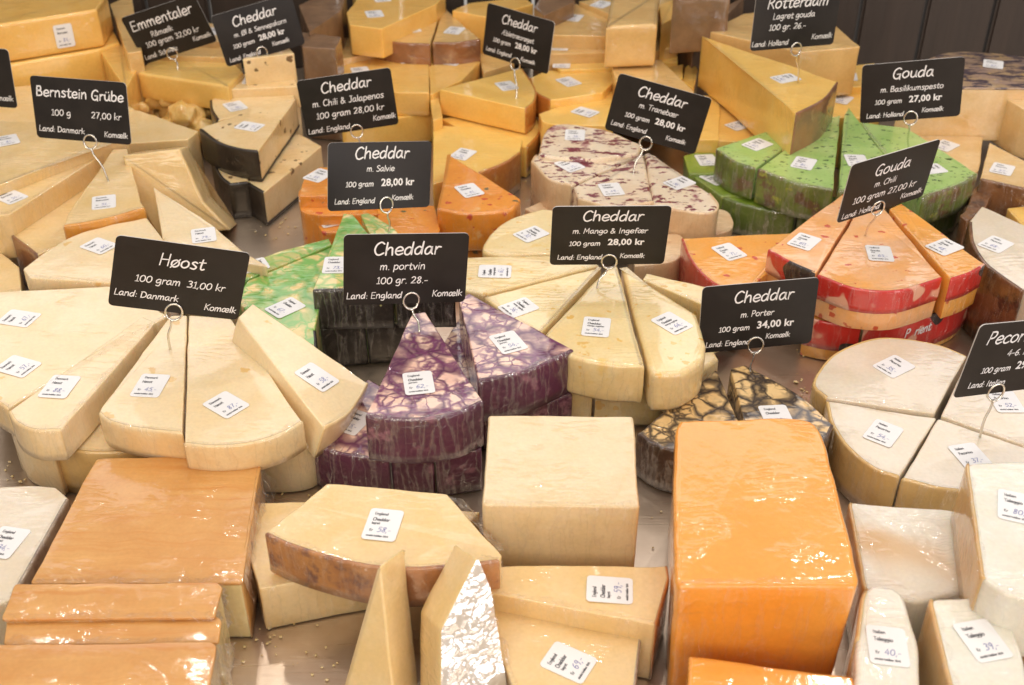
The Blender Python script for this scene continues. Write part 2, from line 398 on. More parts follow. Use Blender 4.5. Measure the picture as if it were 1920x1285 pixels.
# ------------------------------------------------------------------ handwritten stroke lettering
GL = {
'a': (4.7, '3.6,4.2 2.3,5 .8,3.6 .6,1.2 1.6,.1 3,1.3 3.7,4.6|3.7,4.8 3.6,1.4 4.4,.1'),
'b': (4.7, '.9,8 .8,4 .8,.2|.8,3.2 2.2,4.9 3.9,3.7 3.6,.9 2.1,0 .8,.7'),
'c': (4.2, '3.8,4.3 2.5,5 .8,3.5 .8,1.1 2.2,0 4,.8'),
'd': (4.9, '3.7,4 2.3,4.9 .7,3.3 .7,.9 1.8,0 3.1,1 3.9,4|4.1,8 3.9,4 3.9,.1'),
'e': (4.5, '.8,2.3 3.9,2.9 3.5,4.5 2.2,5 .8,3.5 .8,1.1 2.2,0 4.1,.9'),
'f': (3.6, '3.8,7.5 2.6,8 1.7,6.4 1.6,0|.4,4.6 3.2,4.8'),
'g': (4.7, '3.6,4.4 2.3,5 .7,3.5 .8,1.3 2,.9 3.4,2.2 3.8,4.8|3.8,4.8 3.8,-.6 2.7,-2.4 .9,-2'),
'h': (4.7, '.9,8 .8,4 .8,0|.8,2.6 2.1,4.7 3.4,4.5 3.7,2.5 3.9,0'),
'i': (1.9, '1,4.8 1,.1|1.1,6.8 1.15,7.1'),
'j': (2.1, '1.4,4.8 1.4,-1.2 .2,-2.3|1.5,6.8 1.55,7.1'),
'k': (4.3, '.9,8 .8,4 .8,0|3.7,4.6 .9,2.2|1.5,2.7 3.9,0'),
'l': (1.9, '.9,8 .9,4 1,.1'),
'm': (6.6, '.7,4.8 .7,0|.7,2.8 1.9,4.8 2.9,4.2 3.1,0|3.1,2.8 4.3,4.8 5.4,4.2 5.6,0'),
'n': (4.6, '.8,4.8 .8,0|.8,2.8 2.1,4.8 3.4,4.4 3.8,0'),
'o': (4.6, '2.4,5 .8,3.7 .7,1.2 2.2,0 3.9,1.4 3.8,3.9 2.4,5'),
'p': (4.6, '.8,4.8 .8,0 .7,-2.6|.8,3.5 2.3,4.9 3.9,3.7 3.6,1 2.2,.1 .8,.9'),
'r': (3.4, '.8,4.8 .8,0|.8,2.7 1.9,4.6 3.3,4.5'),
's': (3.9, '3.4,4.4 2.1,5 1,4 2.1,2.8 3.3,1.6 2.4,.1 .6,.5'),
't': (3.6, '1.8,7 1.6,1.2 2.4,0 3.4,.5|.4,4.8 3.4,5'),
'u': (4.7, '.8,4.8 .9,1.2 2,.1 3.4,1.2 3.8,4.8|3.8,4.8 3.8,1 4.4,.1'),
'v': (4.1, '.5,4.8 1.4,2 2,.1|2,.1 2.8,2.4 3.6,4.8'),
'w': (6.0, '.5,4.8 1.6,.1|1.6,.1 2.9,4.2|2.9,4.2 4.2,.1|4.2,.1 5.4,4.8'),
'x': (4.2, '.6,4.8 3.7,0|3.6,4.8 .5,0'),
'y': (4.3, '.6,4.8 1.4,2.6 2.2,.8|3.9,4.8 2.6,1 1,-2.5'),
'z': (4.0, '.6,4.7 3.6,4.7|3.6,4.7 .5,.1|.5,.1 3.8,.1'),
'æ': (7.2, '3.3,4.2 2.2,5 .8,3.6 .6,1.2 1.6,.1 2.9,1.2 3.6,4.6|3.6,2.4 6.5,2.9 6.2,4.5 5,5 3.7,3.5 3.6,1.2 4.9,0 6.7,.9'),
'ø': (4.7, '2.4,5 .8,3.7 .7,1.2 2.2,0 3.9,1.4 3.8,3.9 2.4,5|4.1,5.5 .5,-.5'),
'å': (4.7, '3.6,4.2 2.3,5 .8,3.6 .6,1.2 1.6,.1 3,1.3 3.7,4.6|3.7,4.8 3.6,1.4 4.4,.1|2.3,6.2 1.7,6.8 2.3,7.5 2.9,6.8 2.3,6.2'),
'ü': (4.7, '.8,4.8 .9,1.2 2,.1 3.4,1.2 3.8,4.8|3.8,4.8 3.8,1 4.4,.1|1.5,6.6 1.55,6.9|3.2,6.6 3.25,6.9'),
'B': (5.2, '1,8 .9,4 .9,0|.9,7.8 3.3,7.7 3.4,5 1,4.3|1,4.3 4,3.6 4.1,.9 .9,.1'),
'C': (5.4, '4.9,6.9 3.4,8 1.5,6.5 .7,3.4 1.6,.6 3.2,0 5.1,1.2'),
'D': (5.8, '1,7.8 .9,4 .9,.2|.4,7.7 3.4,7.6 5.1,4.8 4.2,1.4 .7,.1'),
'E': (4.9, '4.2,7.8 1,7.8|1,7.8 .9,.1|.9,.1 4.4,.2|.9,4.1 3.7,4.2'),
'F': (4.6, '4.2,7.8 1,7.8|1,7.8 .9,0|.9,4 3.6,4.1'),
'G': (5.7, '4.9,7 3.3,8 1.3,6.2 .8,2.6 2.2,.1 4.2,.7 4.7,3.4|4.7,3.5 2.9,3.4|4.8,3.5 4.8,-.6'),
'H': (5.7, '1,8 .9,0|4.7,8 4.7,0|.9,4 4.7,4.3'),
'I': (2.6, '1.3,8 1.3,0'),
'J': (4.2, '3,8 3,2 2.2,.1 .5,.6|1.4,7.9 4.2,8'),
'K': (5.0, '1,8 .9,0|4.3,7.8 1,3.8|1.6,4.4 4.5,0'),
'L': (4.3, '1,8 .9,.2|.9,.2 4,.3'),
'M': (6.8, '.8,0 1.3,8|1.3,8 3.3,2.4|3.3,2.4 5.4,8|5.4,8 5.9,0'),
'P': (4.7, '1,8 .9,0|.9,7.8 3.4,7.7 4,5.6 3,4 1,3.7'),
'R': (5.1, '1,8 .9,0|.9,7.8 3.5,7.7 3.9,5.6 2.9,4.3 1,4|2.2,4.1 4.6,0'),
'S': (4.9, '4.3,7.2 2.6,8 1.1,6.4 2.6,4.4 4.2,2.6 3,.2 .7,.7'),
'T': (4.8, '2.5,7.8 2.4,0|.3,7.7 4.8,7.9'),
'Æ': (7.6, '.4,0 3.9,7.9|3.9,7.9 3.9,.1|3.9,.1 7,.2|1.8,3 3.9,3|3.9,4.1 6.3,4.2|3.9,7.9 6.8,7.8'),
'Ø': (6.2, '3.1,8 1.1,6.2 .8,2 2.9,0 5.2,2 5,6.2 3.1,8|5.6,8.6 .5,-.6'),
'0': (5.0, '2.6,7.2 .9,5.4 .8,1.6 2.4,0 4.2,1.8 4.1,5.6 2.6,7.2'),
'1': (3.4, '.8,6 2,7.2|2,7.2 2,0|.7,0 3.2,.1'),
'2': (4.7, '.8,6 2.4,7.2 3.9,5.8 3,3.2 .7,.1|.7,.1 4.2,.2'),
'3': (4.7, '.9,6.8 2.6,7.2 3.8,5.8 2.2,3.9|2.2,3.9 4,3 3.6,.6 .7,.3'),
'4': (4.8, '3,7.2 .6,2.2|.6,2.2 4.3,2.3|3.3,5 3.2,0'),
'5': (4.6, '3.9,7.1 1.2,7.1|1.2,7.1 1,4.2|1,4.2 3.2,4.4 3.9,2.4 2.6,.2 .7,.3'),
'6': (4.7, '3.6,7.1 1.6,5.4 .8,2 2.2,0 3.9,1.6 3.2,3.6 1,2.6'),
'7': (4.5, '.6,7.1 4,7.1|4,7.1 2.6,3.6 1.8,0'),
'8': (4.7, '3.6,6.6 2.3,7.2 1.1,5.8 2.4,4 3.8,2 2.4,0 .9,1.6 2.3,3.8 3.7,5.6 3.4,6.8'),
'9': (4.7, '3.7,6 2.3,7.2 .9,5.4 2,3.8 3.7,5|3.8,6.4 3.5,2.4 2.8,0'),
'.': (1.9, '.9,.15 1,.35'), ',': (1.9, '1.1,.5 .6,-1.3'), ':': (2.0, '1,.3 1.05,.6|1,3.6 1.05,3.9'),
'-': (3.4, '.6,2.7 2.8,2.8'), '/': (3.6, '.4,-.6 3.2,7.6'),
'&': (6.0, '5.2,.2 1.6,5.6 1.8,7.2 3.2,7 3,5.2 .9,2.6 1.2,.4 3,.2 4.9,3.2'),
}

def cat(p0, p1, p2, p3, t):
    return 0.5 * ((2 * p1) + (p2 - p0) * t + (2 * p0 - 5 * p1 + 4 * p2 - p3) * t * t + (3 * p1 - p0 - 3 * p2 + p3) * t ** 3)

def text_width(s, h, xs=1.0):
    return sum(GL[c][0] if c in GL else 2.6 for c in s) * h / 8 * xs

def lettering(V, F, s, x, y, h, wt, slant=0.10, align='c', sub=3, wob=0.0, xs=1.0):
    """Append ribbon strokes for s to V, F (2D points, z = 0). h is the cap height."""
    k = h / 8
    w = text_width(s, h, xs)
    if align == 'c': x -= w / 2
    elif align == 'r': x -= w
    for ch in s:
        if ch not in GL:
            x += 2.6 * k * xs
            continue
        adv, st = GL[ch]
        dy = random.uniform(-wob, wob) * h
        for stroke in st.split('|'):
            pts = [Vector([float(a) for a in p.split(',')]) for p in stroke.split()]
            if len(pts) > 2:
                q = [2 * pts[0] - pts[1]] + pts + [2 * pts[-1] - pts[-2]]
                pts = [cat(q[i], q[i + 1], q[i + 2], q[i + 3], t / sub) for i in range(len(q) - 3) for t in range(sub)] + [pts[-1]]
            pts = [Vector((x + (p.x * xs + p.y * slant) * k, y + dy + p.y * k)) for p in pts]
            base = len(V)
            n = len(pts)
            for i, p in enumerate(pts):
                d = (pts[min(i + 1, n - 1)] - pts[max(i - 1, 0)])
                d = d.normalized() if d.length > 1e-9 else Vector((1, 0))
                nn = Vector((-d.y, d.x)) * wt / 2
                if i == 0: p = p - d * wt * .35
                if i == n - 1: p = p + d * wt * .35
                f = .72 if i in (0, n - 1) else 1.0
                V += [(p.x + nn.x * f, p.y + nn.y * f, 0), (p.x - nn.x * f, p.y - nn.y * f, 0)]
            for i in range(n - 1):
                a = base + 2 * i
                F.append((a, a + 1, a + 3, a + 2))
        x += adv * k * xs
    return w

def bold_text(V, F, s, x, y, h, align='c'):
    """Blender's own sans, thickened, for the machine printed prices."""
    cu = bpy.data.curves.new('price', 'FONT')
    cu.body = s
    cu.size = h * 1.38
    cu.offset = h * 0.035
    cu.resolution_u = 2
    o = bpy.data.objects.new('price', cu)
    C.objects.link(o)
    dg = bpy.context.evaluated_depsgraph_get()
    me = bpy.data.meshes.new_from_object(o.evaluated_get(dg))
    xs = [v.co.x for v in me.vertices]
    w = max(xs) - min(xs)
    off = x - min(xs) - (w / 2 if align == 'c' else 0)
    b = len(V)
    V += [(v.co.x + off, v.co.y + y, 0) for v in me.vertices]
    F += [tuple(b + i for i in p.vertices) for p in me.polygons]
    bpy.data.objects.remove(o)
    bpy.data.curves.remove(cu)
    bpy.data.meshes.remove(me)
    return w

# ------------------------------------------------------------------ cheese pieces
def parse(s):
    out = []
    for t in s.split():
        f = ''
        while t[-1] in 'rsk':
            f += t[-1]; t = t[:-1]
        a, b = t.split(',')
        out.append((float(a), float(b), f))
    return out

def outline(toks, proj, fillet, spacing=.004):
    """Points (u, v, rind flag of the edge that follows), curved through 's' points, corners filleted, CCW."""
    P = [(Vector(proj(x, y)), f) for x, y, f in toks]
    n = len(P)
    area2 = sum(P[i][0].x * P[(i + 1) % n][0].y - P[(i + 1) % n][0].x * P[i][0].y for i in range(n))
    if area2 < 0:       # reverse and move each edge's rind flag with its edge
        Q = []
        for i in range(n - 1, -1, -1):
            prev = P[(i - 1) % n][1]
            Q.append((P[i][0], ('s' if 's' in P[i][1] else '') + ('k' if 'k' in P[i][1] else '') + ('r' if 'r' in prev else '')))
        P = Q
    Q = []
    for i in range(n):                       # fillets at plain corners
        p, f = P[i]
        if 's' in f:
            Q.append((p, f)); continue
        a, b = P[i - 1][0] - p, P[(i + 1) % n][0] - p
        r = min(fillet, .3 * a.length, .3 * b.length)
        if 'k' in f: r *= .3
        pf = P[i - 1][1]
        pa, pb = p + a.normalized() * r, p + b.normalized() * r
        pm = .25 * pa + .5 * p + .25 * pb
        Q += [(pa, 'f' + ('r' if 'r' in pf else '')), (pm, 'f' + ('r' if 'r' in f else '')), (pb, 'f' + ('r' if 'r' in f else ''))]
    out = []
    n = len(Q)
    for i in range(n):
        p0, f0 = Q[i - 1]; p1, f1 = Q[i]; p2, f2 = Q[(i + 1) % n]; p3, f3 = Q[(i + 2) % n]
        L = (p2 - p1).length
        if L < 1e-6: continue
        k = max(1, min(14, int(L / spacing)))
        curved = 's' in f1 or 's' in f2
        for j in range(k):
            t = j / k
            if curved:
                a = p0 if 's' in f1 else 2 * p1 - p2
                b = p3 if 's' in f2 else 2 * p2 - p1
                q = cat(a, p1, p2, b, t)
            else:
                q = p1.lerp(p2, t)
            out.append((q, 'r' in f1))
    return out

def normals(pts):
    n = len(pts)
    ns = []
    for i in range(n):
        a = (pts[i] - pts[i - 1]); b = (pts[(i + 1) % n] - pts[i])
        na = Vector((a.y, -a.x)).normalized(); nb = Vector((b.y, -b.x)).normalized()
        m = na + nb
        m = m.normalized() if m.length > 1e-6 else na
        ns.append(m / max(.6, m.dot(na)))
    return ns

def prism(pts, h, bev, amp, taper, seed, nscale=70):
    """Closed body: soft top and bottom edges, slightly uneven sides. z runs 0..h."""
    ns = normals(pts)
    n = len(pts)
    bev = min(bev, h * .3)
    prof = [(bev, h), (bev * .62, h - bev * .08), (bev * .29, h - bev * .29), (bev * .08, h - bev * .62), (0, h - bev)]
    k = max(2, min(8, int(h / .006)))
    prof += [(0, bev + (h - 2 * bev) * (1 - j / k)) for j in range(1, k)]
    prof += [(0, bev), (bev * .29, bev * .29), (bev, 0)]
    V, F = [], []
    for ins, z in prof:
        s = taper + (1 - taper) * z / h
        for p, m in zip(pts, ns):
            q = p - m * ins
            a = noise.noise(Vector((q.x * nscale + seed, q.y * nscale, z * nscale))) * amp
            a += noise.noise(Vector((q.x * nscale * .3, q.y * nscale * .3 + seed, z * nscale * .3))) * amp * 1.5
            q = q * s + m * a
            V.append((q.x, q.y, z + (a * .5 if z > h * .6 else 0)))
    for r in range(len(prof) - 1):
        for i in range(n):
            j = (i + 1) % n
            F.append((r * n + i, (r + 1) * n + i, (r + 1) * n + j, r * n + j))
    nq = len(F)
    F.append(tuple(range(n)))
    F.append(tuple(range((len(prof) - 1) * n, len(prof) * n))[::-1])
    return V, F, nq

def ribbon(pts, flags, h, depth, thick, amp, taper, seed, proud=.0007):
    """The rind: a strip hugging the flagged edges, slightly proud of the body."""
    ns = normals(pts)
    n = len(pts)
    V, F = [], []
    if not any(flags): return V, F
    st = 0
    if all(flags): runs = [list(range(n)) + [0]]
    else:
        while flags[st - 1] or not flags[st]: st = (st + 1) % n
        runs, cur = [], []
        for i in range(st, st + n):
            a = i % n
            if flags[a]:
                if not cur: cur = [a]
                cur.append((a + 1) % n)
            elif cur:
                runs.append(cur); cur = []
        if cur: runs.append(cur)
    z1 = h + .0003
    z0 = max(.0004, h - depth)
    k = 4
    for run in runs:
        prof = [(thick, z1), (.0004, z1), (-proud * .6, z1 - .0006), (-proud, z1 - .0018)]
        prof += [(-proud, z1 - .0018 + (z0 - z1 + .0018) * j / k) for j in range(1, k + 1)] + [(thick, z0)]
        b = len(V)
        for i in run:
            for ins, z in prof:
                s = taper + (1 - taper) * z / h
                q = pts[i] * s - ns[i] * ins
                a = noise.noise(Vector((q.x * 90 + seed, q.y * 90, z * 90))) * amp
                q = q + ns[i] * abs(a)
                V.append((q.x, q.y, z))
        m = len(prof)
        for r in range(len(run) - 1):
            for c in range(m):
                d = (c + 1) % m
                F.append((b + r * m + c, b + r * m + d, b + (r + 1) * m + d, b + (r + 1) * m + c))
        F.append(tuple(b + c for c in range(m))[::-1])
        F.append(tuple(b + (len(run) - 1) * m + c for c in range(m)))
    return V, F

STK = {'E': ('England', 'Cheddar', ''), 'L': ('England', 'Cheddar', 'lagret'), 'M': ('England', 'Cheddar', 'mango ingefær'),
       'P': ('England', 'Cheddar', 'portvin'), 'H': ('Danmark', 'Høost', ''), 'D': ('Danmark', 'Bernstein', ''),
       'G': ('Holland', 'Gouda', 'chili'), 'B': ('Holland', 'Gouda', 'pesto'), 'I': ('Italien', 'Pecorino', ''), 'F': ('Italien', 'Taleggio', '')}

def sticker(parent, kind, mat, w=.0195, h=.0255, price=None):
    """White price sticker with its print and the price written in pen: one flat mesh, slightly lifted at one corner."""
    V, F, ids = [], [], []
    r = .0022
    ring = []
    for cx, cy, a0 in ((w / 2 - r, h / 2 - r, 0), (-w / 2 + r, h / 2 - r, 90), (-w / 2 + r, -h / 2 + r, 180), (w / 2 - r, -h / 2 + r, 270)):
        for j in range(4):
            a = R(a0 + 30 * j)
            ring.append((cx + r * math.cos(a), cy + r * math.sin(a), 0))
    V += ring
    V += [(x, y, -.0003) for x, y, z in ring]
    n = len(ring)
    F.append(tuple(range(n)))
    F += [(i, n + i, n + (i + 1) % n, (i + 1) % n) for i in range(n)]
    ids += [0] * len(F)
    def put(fn, mid):
        v, f = [], []
        fn(v, f)
        b = len(V)
        V.extend((x, y, .00012) for x, y, z in v)
        F.extend(tuple(b + i for i in q) for q in f)
        ids.extend([mid] * len(f))
    a, b_, c = STK[kind]
    L = -w / 2 + .0032
    put(lambda v, f: lettering(v, f, a, L, h * .29, .0021, .00036, 0, 'l', 2), 1)
    put(lambda v, f: lettering(v, f, b_, L, h * .10, .0024, .00042, 0, 'l', 2), 1)
    if c: put(lambda v, f: lettering(v, f, c, L, -h * .01, .0017, .0003, 0, 'l', 2), 1)
    put(lambda v, f: lettering(v, f, 'Kr', L, -h * .24, .0020, .00034, 0, 'l', 2), 1)
    put(lambda v, f: lettering(v, f, (price or str(random.randint(32, 89))) + ',-', L + .0042, -h * .25, .0044, .00042, .15, 'l', 3), 2)
    put(lambda v, f: lettering(v, f, 'mindst holdbar 30/6', L - .0008, -h * .40, .0013, .00028, 0, 'l', 2), 1)
    me = mesh('price_sticker', V, F, False, ids)
    return link('price_sticker', me, [M['paper'], M['ink'], M['pen']], parent, mat)

def front_film(o, pp, h, taper, seed, m):
    """Cling film drawn over the outer faces and tucked over the top edge, with fine upright creases."""
    ns = normals(pp)
    mb = o.matrix_basis.to_3x3()
    n = len(pp)
    to = (ORG - o.location).normalized()
    vis = [(mb @ Vector((q.x, q.y, 0))).normalized().dot(to) > .22 for q in ns]
    if not any(vis) or all(vis): return
    st = 0
    while vis[st - 1] or not vis[st]: st = (st + 1) % n
    run = []
    for i in range(st, st + n):
        if vis[i % n]: run.append(i % n)
        else: break
    P2 = []
    for a, c in zip(run[:-1], run[1:]):
        L = (pp[c] - pp[a]).length
        k = max(1, int(L / .0012))
        for j in range(k):
            t = j / k
            P2.append((pp[a].lerp(pp[c], t), ns[a].lerp(ns[c], t).normalized()))
    if len(P2) < 12: return
    rows = [(-.006, h + .0005), (-.002, h + .0009), (.0010, h + .0004), (.0016, h - .0025)] + [(.0014, h - .0025 - (h - .005) * j / 6) for j in range(1, 7)]
    V, F = [], []
    s = 0.0
    last = P2[0][0]
    for p, m_ in P2:
        s += (p - last).length; last = p
        for r, (off, z) in enumerate(rows):
            w = noise.noise(Vector((s * 420 + seed, z * 40, seed))) * .0008 + noise.noise(Vector((s * 140, z * 90 + seed, 5))) * .0012
            k = taper + (1 - taper) * z / h
            if r == 0: off = -.0015 - .007 * abs(noise.noise(Vector((s * 55 + seed, 2.0, seed))))
            q = p * k + m_ * (off + (abs(w) if r > 1 else 0))
            V.append((q.x, q.y, max(.0004, z + (abs(w) * .5 if r < 2 else 0))))
    R_ = len(rows)
    for i in range(len(P2) - 1):
        for r in range(R_ - 1):
            F.append((i * R_ + r, i * R_ + r + 1, (i + 1) * R_ + r + 1, (i + 1) * R_ + r))
    link('cling_film', mesh('cling_film', V, F), M[m], o)

OUT = {}
PIECES = []
def P(label, mat, zt, zb, out, group, name='cheese_wedge', rind=None, rd=1.0, st=(), fst=(), bev=.0010, fil=.0012, taper=1.0,
      plane=None, amp=.0005, thick=.0013, top=None, bottom=None, nscale=70, wrap=None):
    seed = len(PIECES) * 3.71
    toks = parse(out)
    if plane:
        ax, ay, az, n = plane
        n = Vector(n).normalized()
        p0 = at(ax, ay, az)
        u = Vector((0, 0, 1)).cross(n).normalized()
        v = n.cross(u)
        h = zt
    else:
        n, u, v = Vector((0, 0, 1)), Vector((1, 0, 0)), Vector((0, 1, 0))
        zb += .0012 * random.random() if zb > 0 else 0
        zt += .0008 * random.random()
        h = zt - zb
        p0 = Vector((0, 0, zt))
    W = [hit(x, y, p0, n) for x, y, f in toks]
    c = sum(W, Vector()) / len(W)
    org = c - n * h
    def proj(x, y):
        d = hit(x, y, p0, n) - c
        return d.dot(u), d.dot(v)
    pts = outline(toks, proj, fil)
    pp, fl = [p for p, f in pts], [f for p, f in pts]
    V, F, nq = prism(pp, h, bev, amp, taper, seed, nscale)
    me = mesh(name, V, F)
    me.polygons[nq].use_smooth = False
    me.polygons[nq + 1].use_smooth = False
    mx = Matrix((u, v, n)).transposed().to_4x4()
    mx.translation = org
    o = link(name, me, M[mat], None, mx)
    tag(o, label, 'cheese', group, 'thing')
    if rind:
        RV, RF = ribbon(pp, fl, h, h * rd, thick, amp, taper, seed)
        if RV: link('rind', mesh('rind', RV, RF), M[rind], o)
    if top:      # a rind over the whole top
        V2, F2, q2 = prism([p + m * .0008 for p, m in zip(pp, normals(pp))], .0022, .0009, amp, 1.0, seed)
        me2 = mesh('rind', V2, F2)
        link('rind', me2, M[top], o, Matrix.Translation((0, 0, h - .0018)))
    if bottom:
        V2, F2, q2 = prism([(p + m * .0007) * taper for p, m in zip(pp, normals(pp))], .003, .0008, amp, 1.0, seed)
        link('rind', mesh('rind', V2, F2), M[bottom], o, Matrix.Translation((0, 0, .0002)))
    inv = mx.inverted()
    topz = h + (.0006 if top else .0002) + .0004
    for s in st:
        px, py, dx, dy, kind = s[:5]
        a = inv @ hit(px, py, p0, n); b = inv @ hit(px + dx, py + dy, p0, n)
        ang = math.atan2(b.y - a.y, b.x - a.x)
        T = Matrix.Translation((a.x, a.y, topz)) @ Matrix.Rotation(ang, 4, 'Z') @ Matrix.Rotation(R(random.uniform(-.8, .8)), 4, 'X')
        sticker(o, kind, T, price=s[5] if len(s) > 5 else None)
    for px, py, e, kind in fst:           # a sticker on the upright face under the top edge e
        a, b = hit(e[0], e[1], p0, n), hit(e[2], e[3], p0, n)
        d = (b - a).normalized()
        fn = d.cross(n).normalized()
        if fn.dot(ORG - a) < 0: fn = -fn; d = -d
        q = hit(px, py, a, fn) + fn * .0012
        mm = Matrix((n.cross(fn), n, fn)).transposed().to_4x4()
        mm.translation = q
        sticker(o, kind, inv @ mm, price=None)
    if not plane and wrap is not False and (wrap or sum(y for x, y, f in toks) / len(toks) > 250):
        front_film(o, pp, h, taper, seed, wrap or 'filmthin')
    PIECES.append(o)
    OUT[o.name] = (pp, h)
    return o

def film_between(parent, left, right, amp, nu, nv, seed, m):
    inv = parent.matrix_basis.inverted()
    def along(P, t):
        d = [0.0]
        for a, c in zip(P[:-1], P[1:]): d.append(d[-1] + (c - a).length)
        x = t * d[-1]
        k = max(0, min(len(P) - 2, sum(1 for q in d if q <= x) - 1))
        return P[k].lerp(P[k + 1], min(1, (x - d[k]) / max(1e-9, d[k + 1] - d[k])))
    n = (right[-1] - left[-1]).cross(left[0] - left[-1]).normalized()
    V, F = [], []
    for j in range(nv + 1):
        a, c = along(left, j / nv), along(right, j / nv)
        for i in range(nu + 1):
            p = a.lerp(c, i / nu)
            k = noise.noise(p * 85 + Vector((seed, 0, 0))) + 0.35 * noise.noise(p * 210 + Vector((0, seed, 0)))
            V.append(inv @ (p + n * (amp * .6 + k * amp)))
    for j in range(nv):
        for i in range(nu):
            q = j * (nu + 1) + i
            F.append((q, q + 1, q + nu + 2, q + nu + 1))
    return link('cling_film', mesh('cling_film', V, F), M[m], parent)

def rind_text(o, txt, px, py, zt, cap, low):
    """White printed lettering that follows the curved rind, starting near an outline point."""
    pp, h = OUT[o.name]
    inv = o.matrix_basis.inverted()
    s = inv @ at(px, py, zt)
    n = len(pp)
    i0 = min(range(n), key=lambda i: (pp[i] - s.xy).length)
    ns = normals(pp)
    V, F = [], []
    w = lettering(V, F, txt, 0, 0, cap, cap * .17, .1, 'l', 3)
    acc = [0.0]
    for i in range(n - 1):
        acc.append(acc[-1] + (pp[(i0 + i + 1) % n] - pp[(i0 + i) % n]).length)
    W = []
    for x, y, z in V:
        k = max(0, min(n - 2, sum(1 for a in acc if a <= max(x, 0)) - 1))
        t = min(1, max(0, (x - acc[k]) / max(1e-6, acc[k + 1] - acc[k])))
        a, c = (i0 + k) % n, (i0 + k + 1) % n
        p = pp[a].lerp(pp[c], t) + ns[a].lerp(ns[c], t) * .0015
        W.append((p.x, p.y, h - low + y))
    link('lettering', mesh('lettering', W, F, False), M['chalk'], o)

# ------------------------------------------------------------------ crumpled cling film
def film(parent, a, b, c, d, amp=.003, nu=16, nv=16, seed=0.0, m='film'):
    """A loose flap of film between four world points (a-b is attached, c-d is free), child of its cheese."""
    inv = parent.matrix_basis.inverted()
    V, F = [], []
    n = (b - a).cross(d - a).normalized()
    for j in range(nv + 1):
        for i in range(nu + 1):
            s, t = i / nu, j / nv
            p = a.lerp(b, s).lerp(d.lerp(c, s), t)
            k = noise.noise(Vector((s * 7 + seed, t * 2.5, seed))) + .5 * noise.noise(Vector((s * 16, t * 6 + seed, 3)))
            e = noise.noise(Vector((s * 9, seed, 7))) * .22
            p = p + (d.lerp(c, s) - a.lerp(b, s)) * e * t + n * k * amp * (.25 + t)
            V.append(inv @ p)
    for j in range(nv):
        for i in range(nu):
            q = j * (nu + 1) + i
            F.append((q, q + 1, q + nu + 2, q + nu + 1))
    return link('cling_film', mesh('cling_film', V, F), M[m], parent)

# ------------------------------------------------------------------ price signs
def tube(pts, r, seg=8):
    V, F = [], []
    n = len(pts)
    ref = Vector((0.3, 0.9, 0.2))
    for i, p in enumerate(pts):
        d = (pts[min(i + 1, n - 1)] - pts[max(i - 1, 0)]).normalized()
        x = d.cross(ref).normalized(); y = d.cross(x)
        for k in range(seg):
            a = 2 * math.pi * k / seg
            V.append(p + (x * math.cos(a) + y * math.sin(a)) * r)
    for i in range(n - 1):
        for k in range(seg):
            l = (k + 1) % seg
            F.append((i * seg + k, i * seg + l, (i + 1) * seg + l, (i + 1) * seg + k))
    F.append(tuple(range(seg))[::-1]); F.append(tuple((n - 1) * seg + k for k in range(seg)))
    return V, F

def smooth_path(pts, sub=8):
    q = [2 * pts[0] - pts[1]] + pts + [2 * pts[-1] - pts[-2]]
    return [cat(q[i], q[i + 1], q[i + 2], q[i + 3], t / sub) for i in range(len(q) - 3) for t in range(sub)] + [pts[-1]]

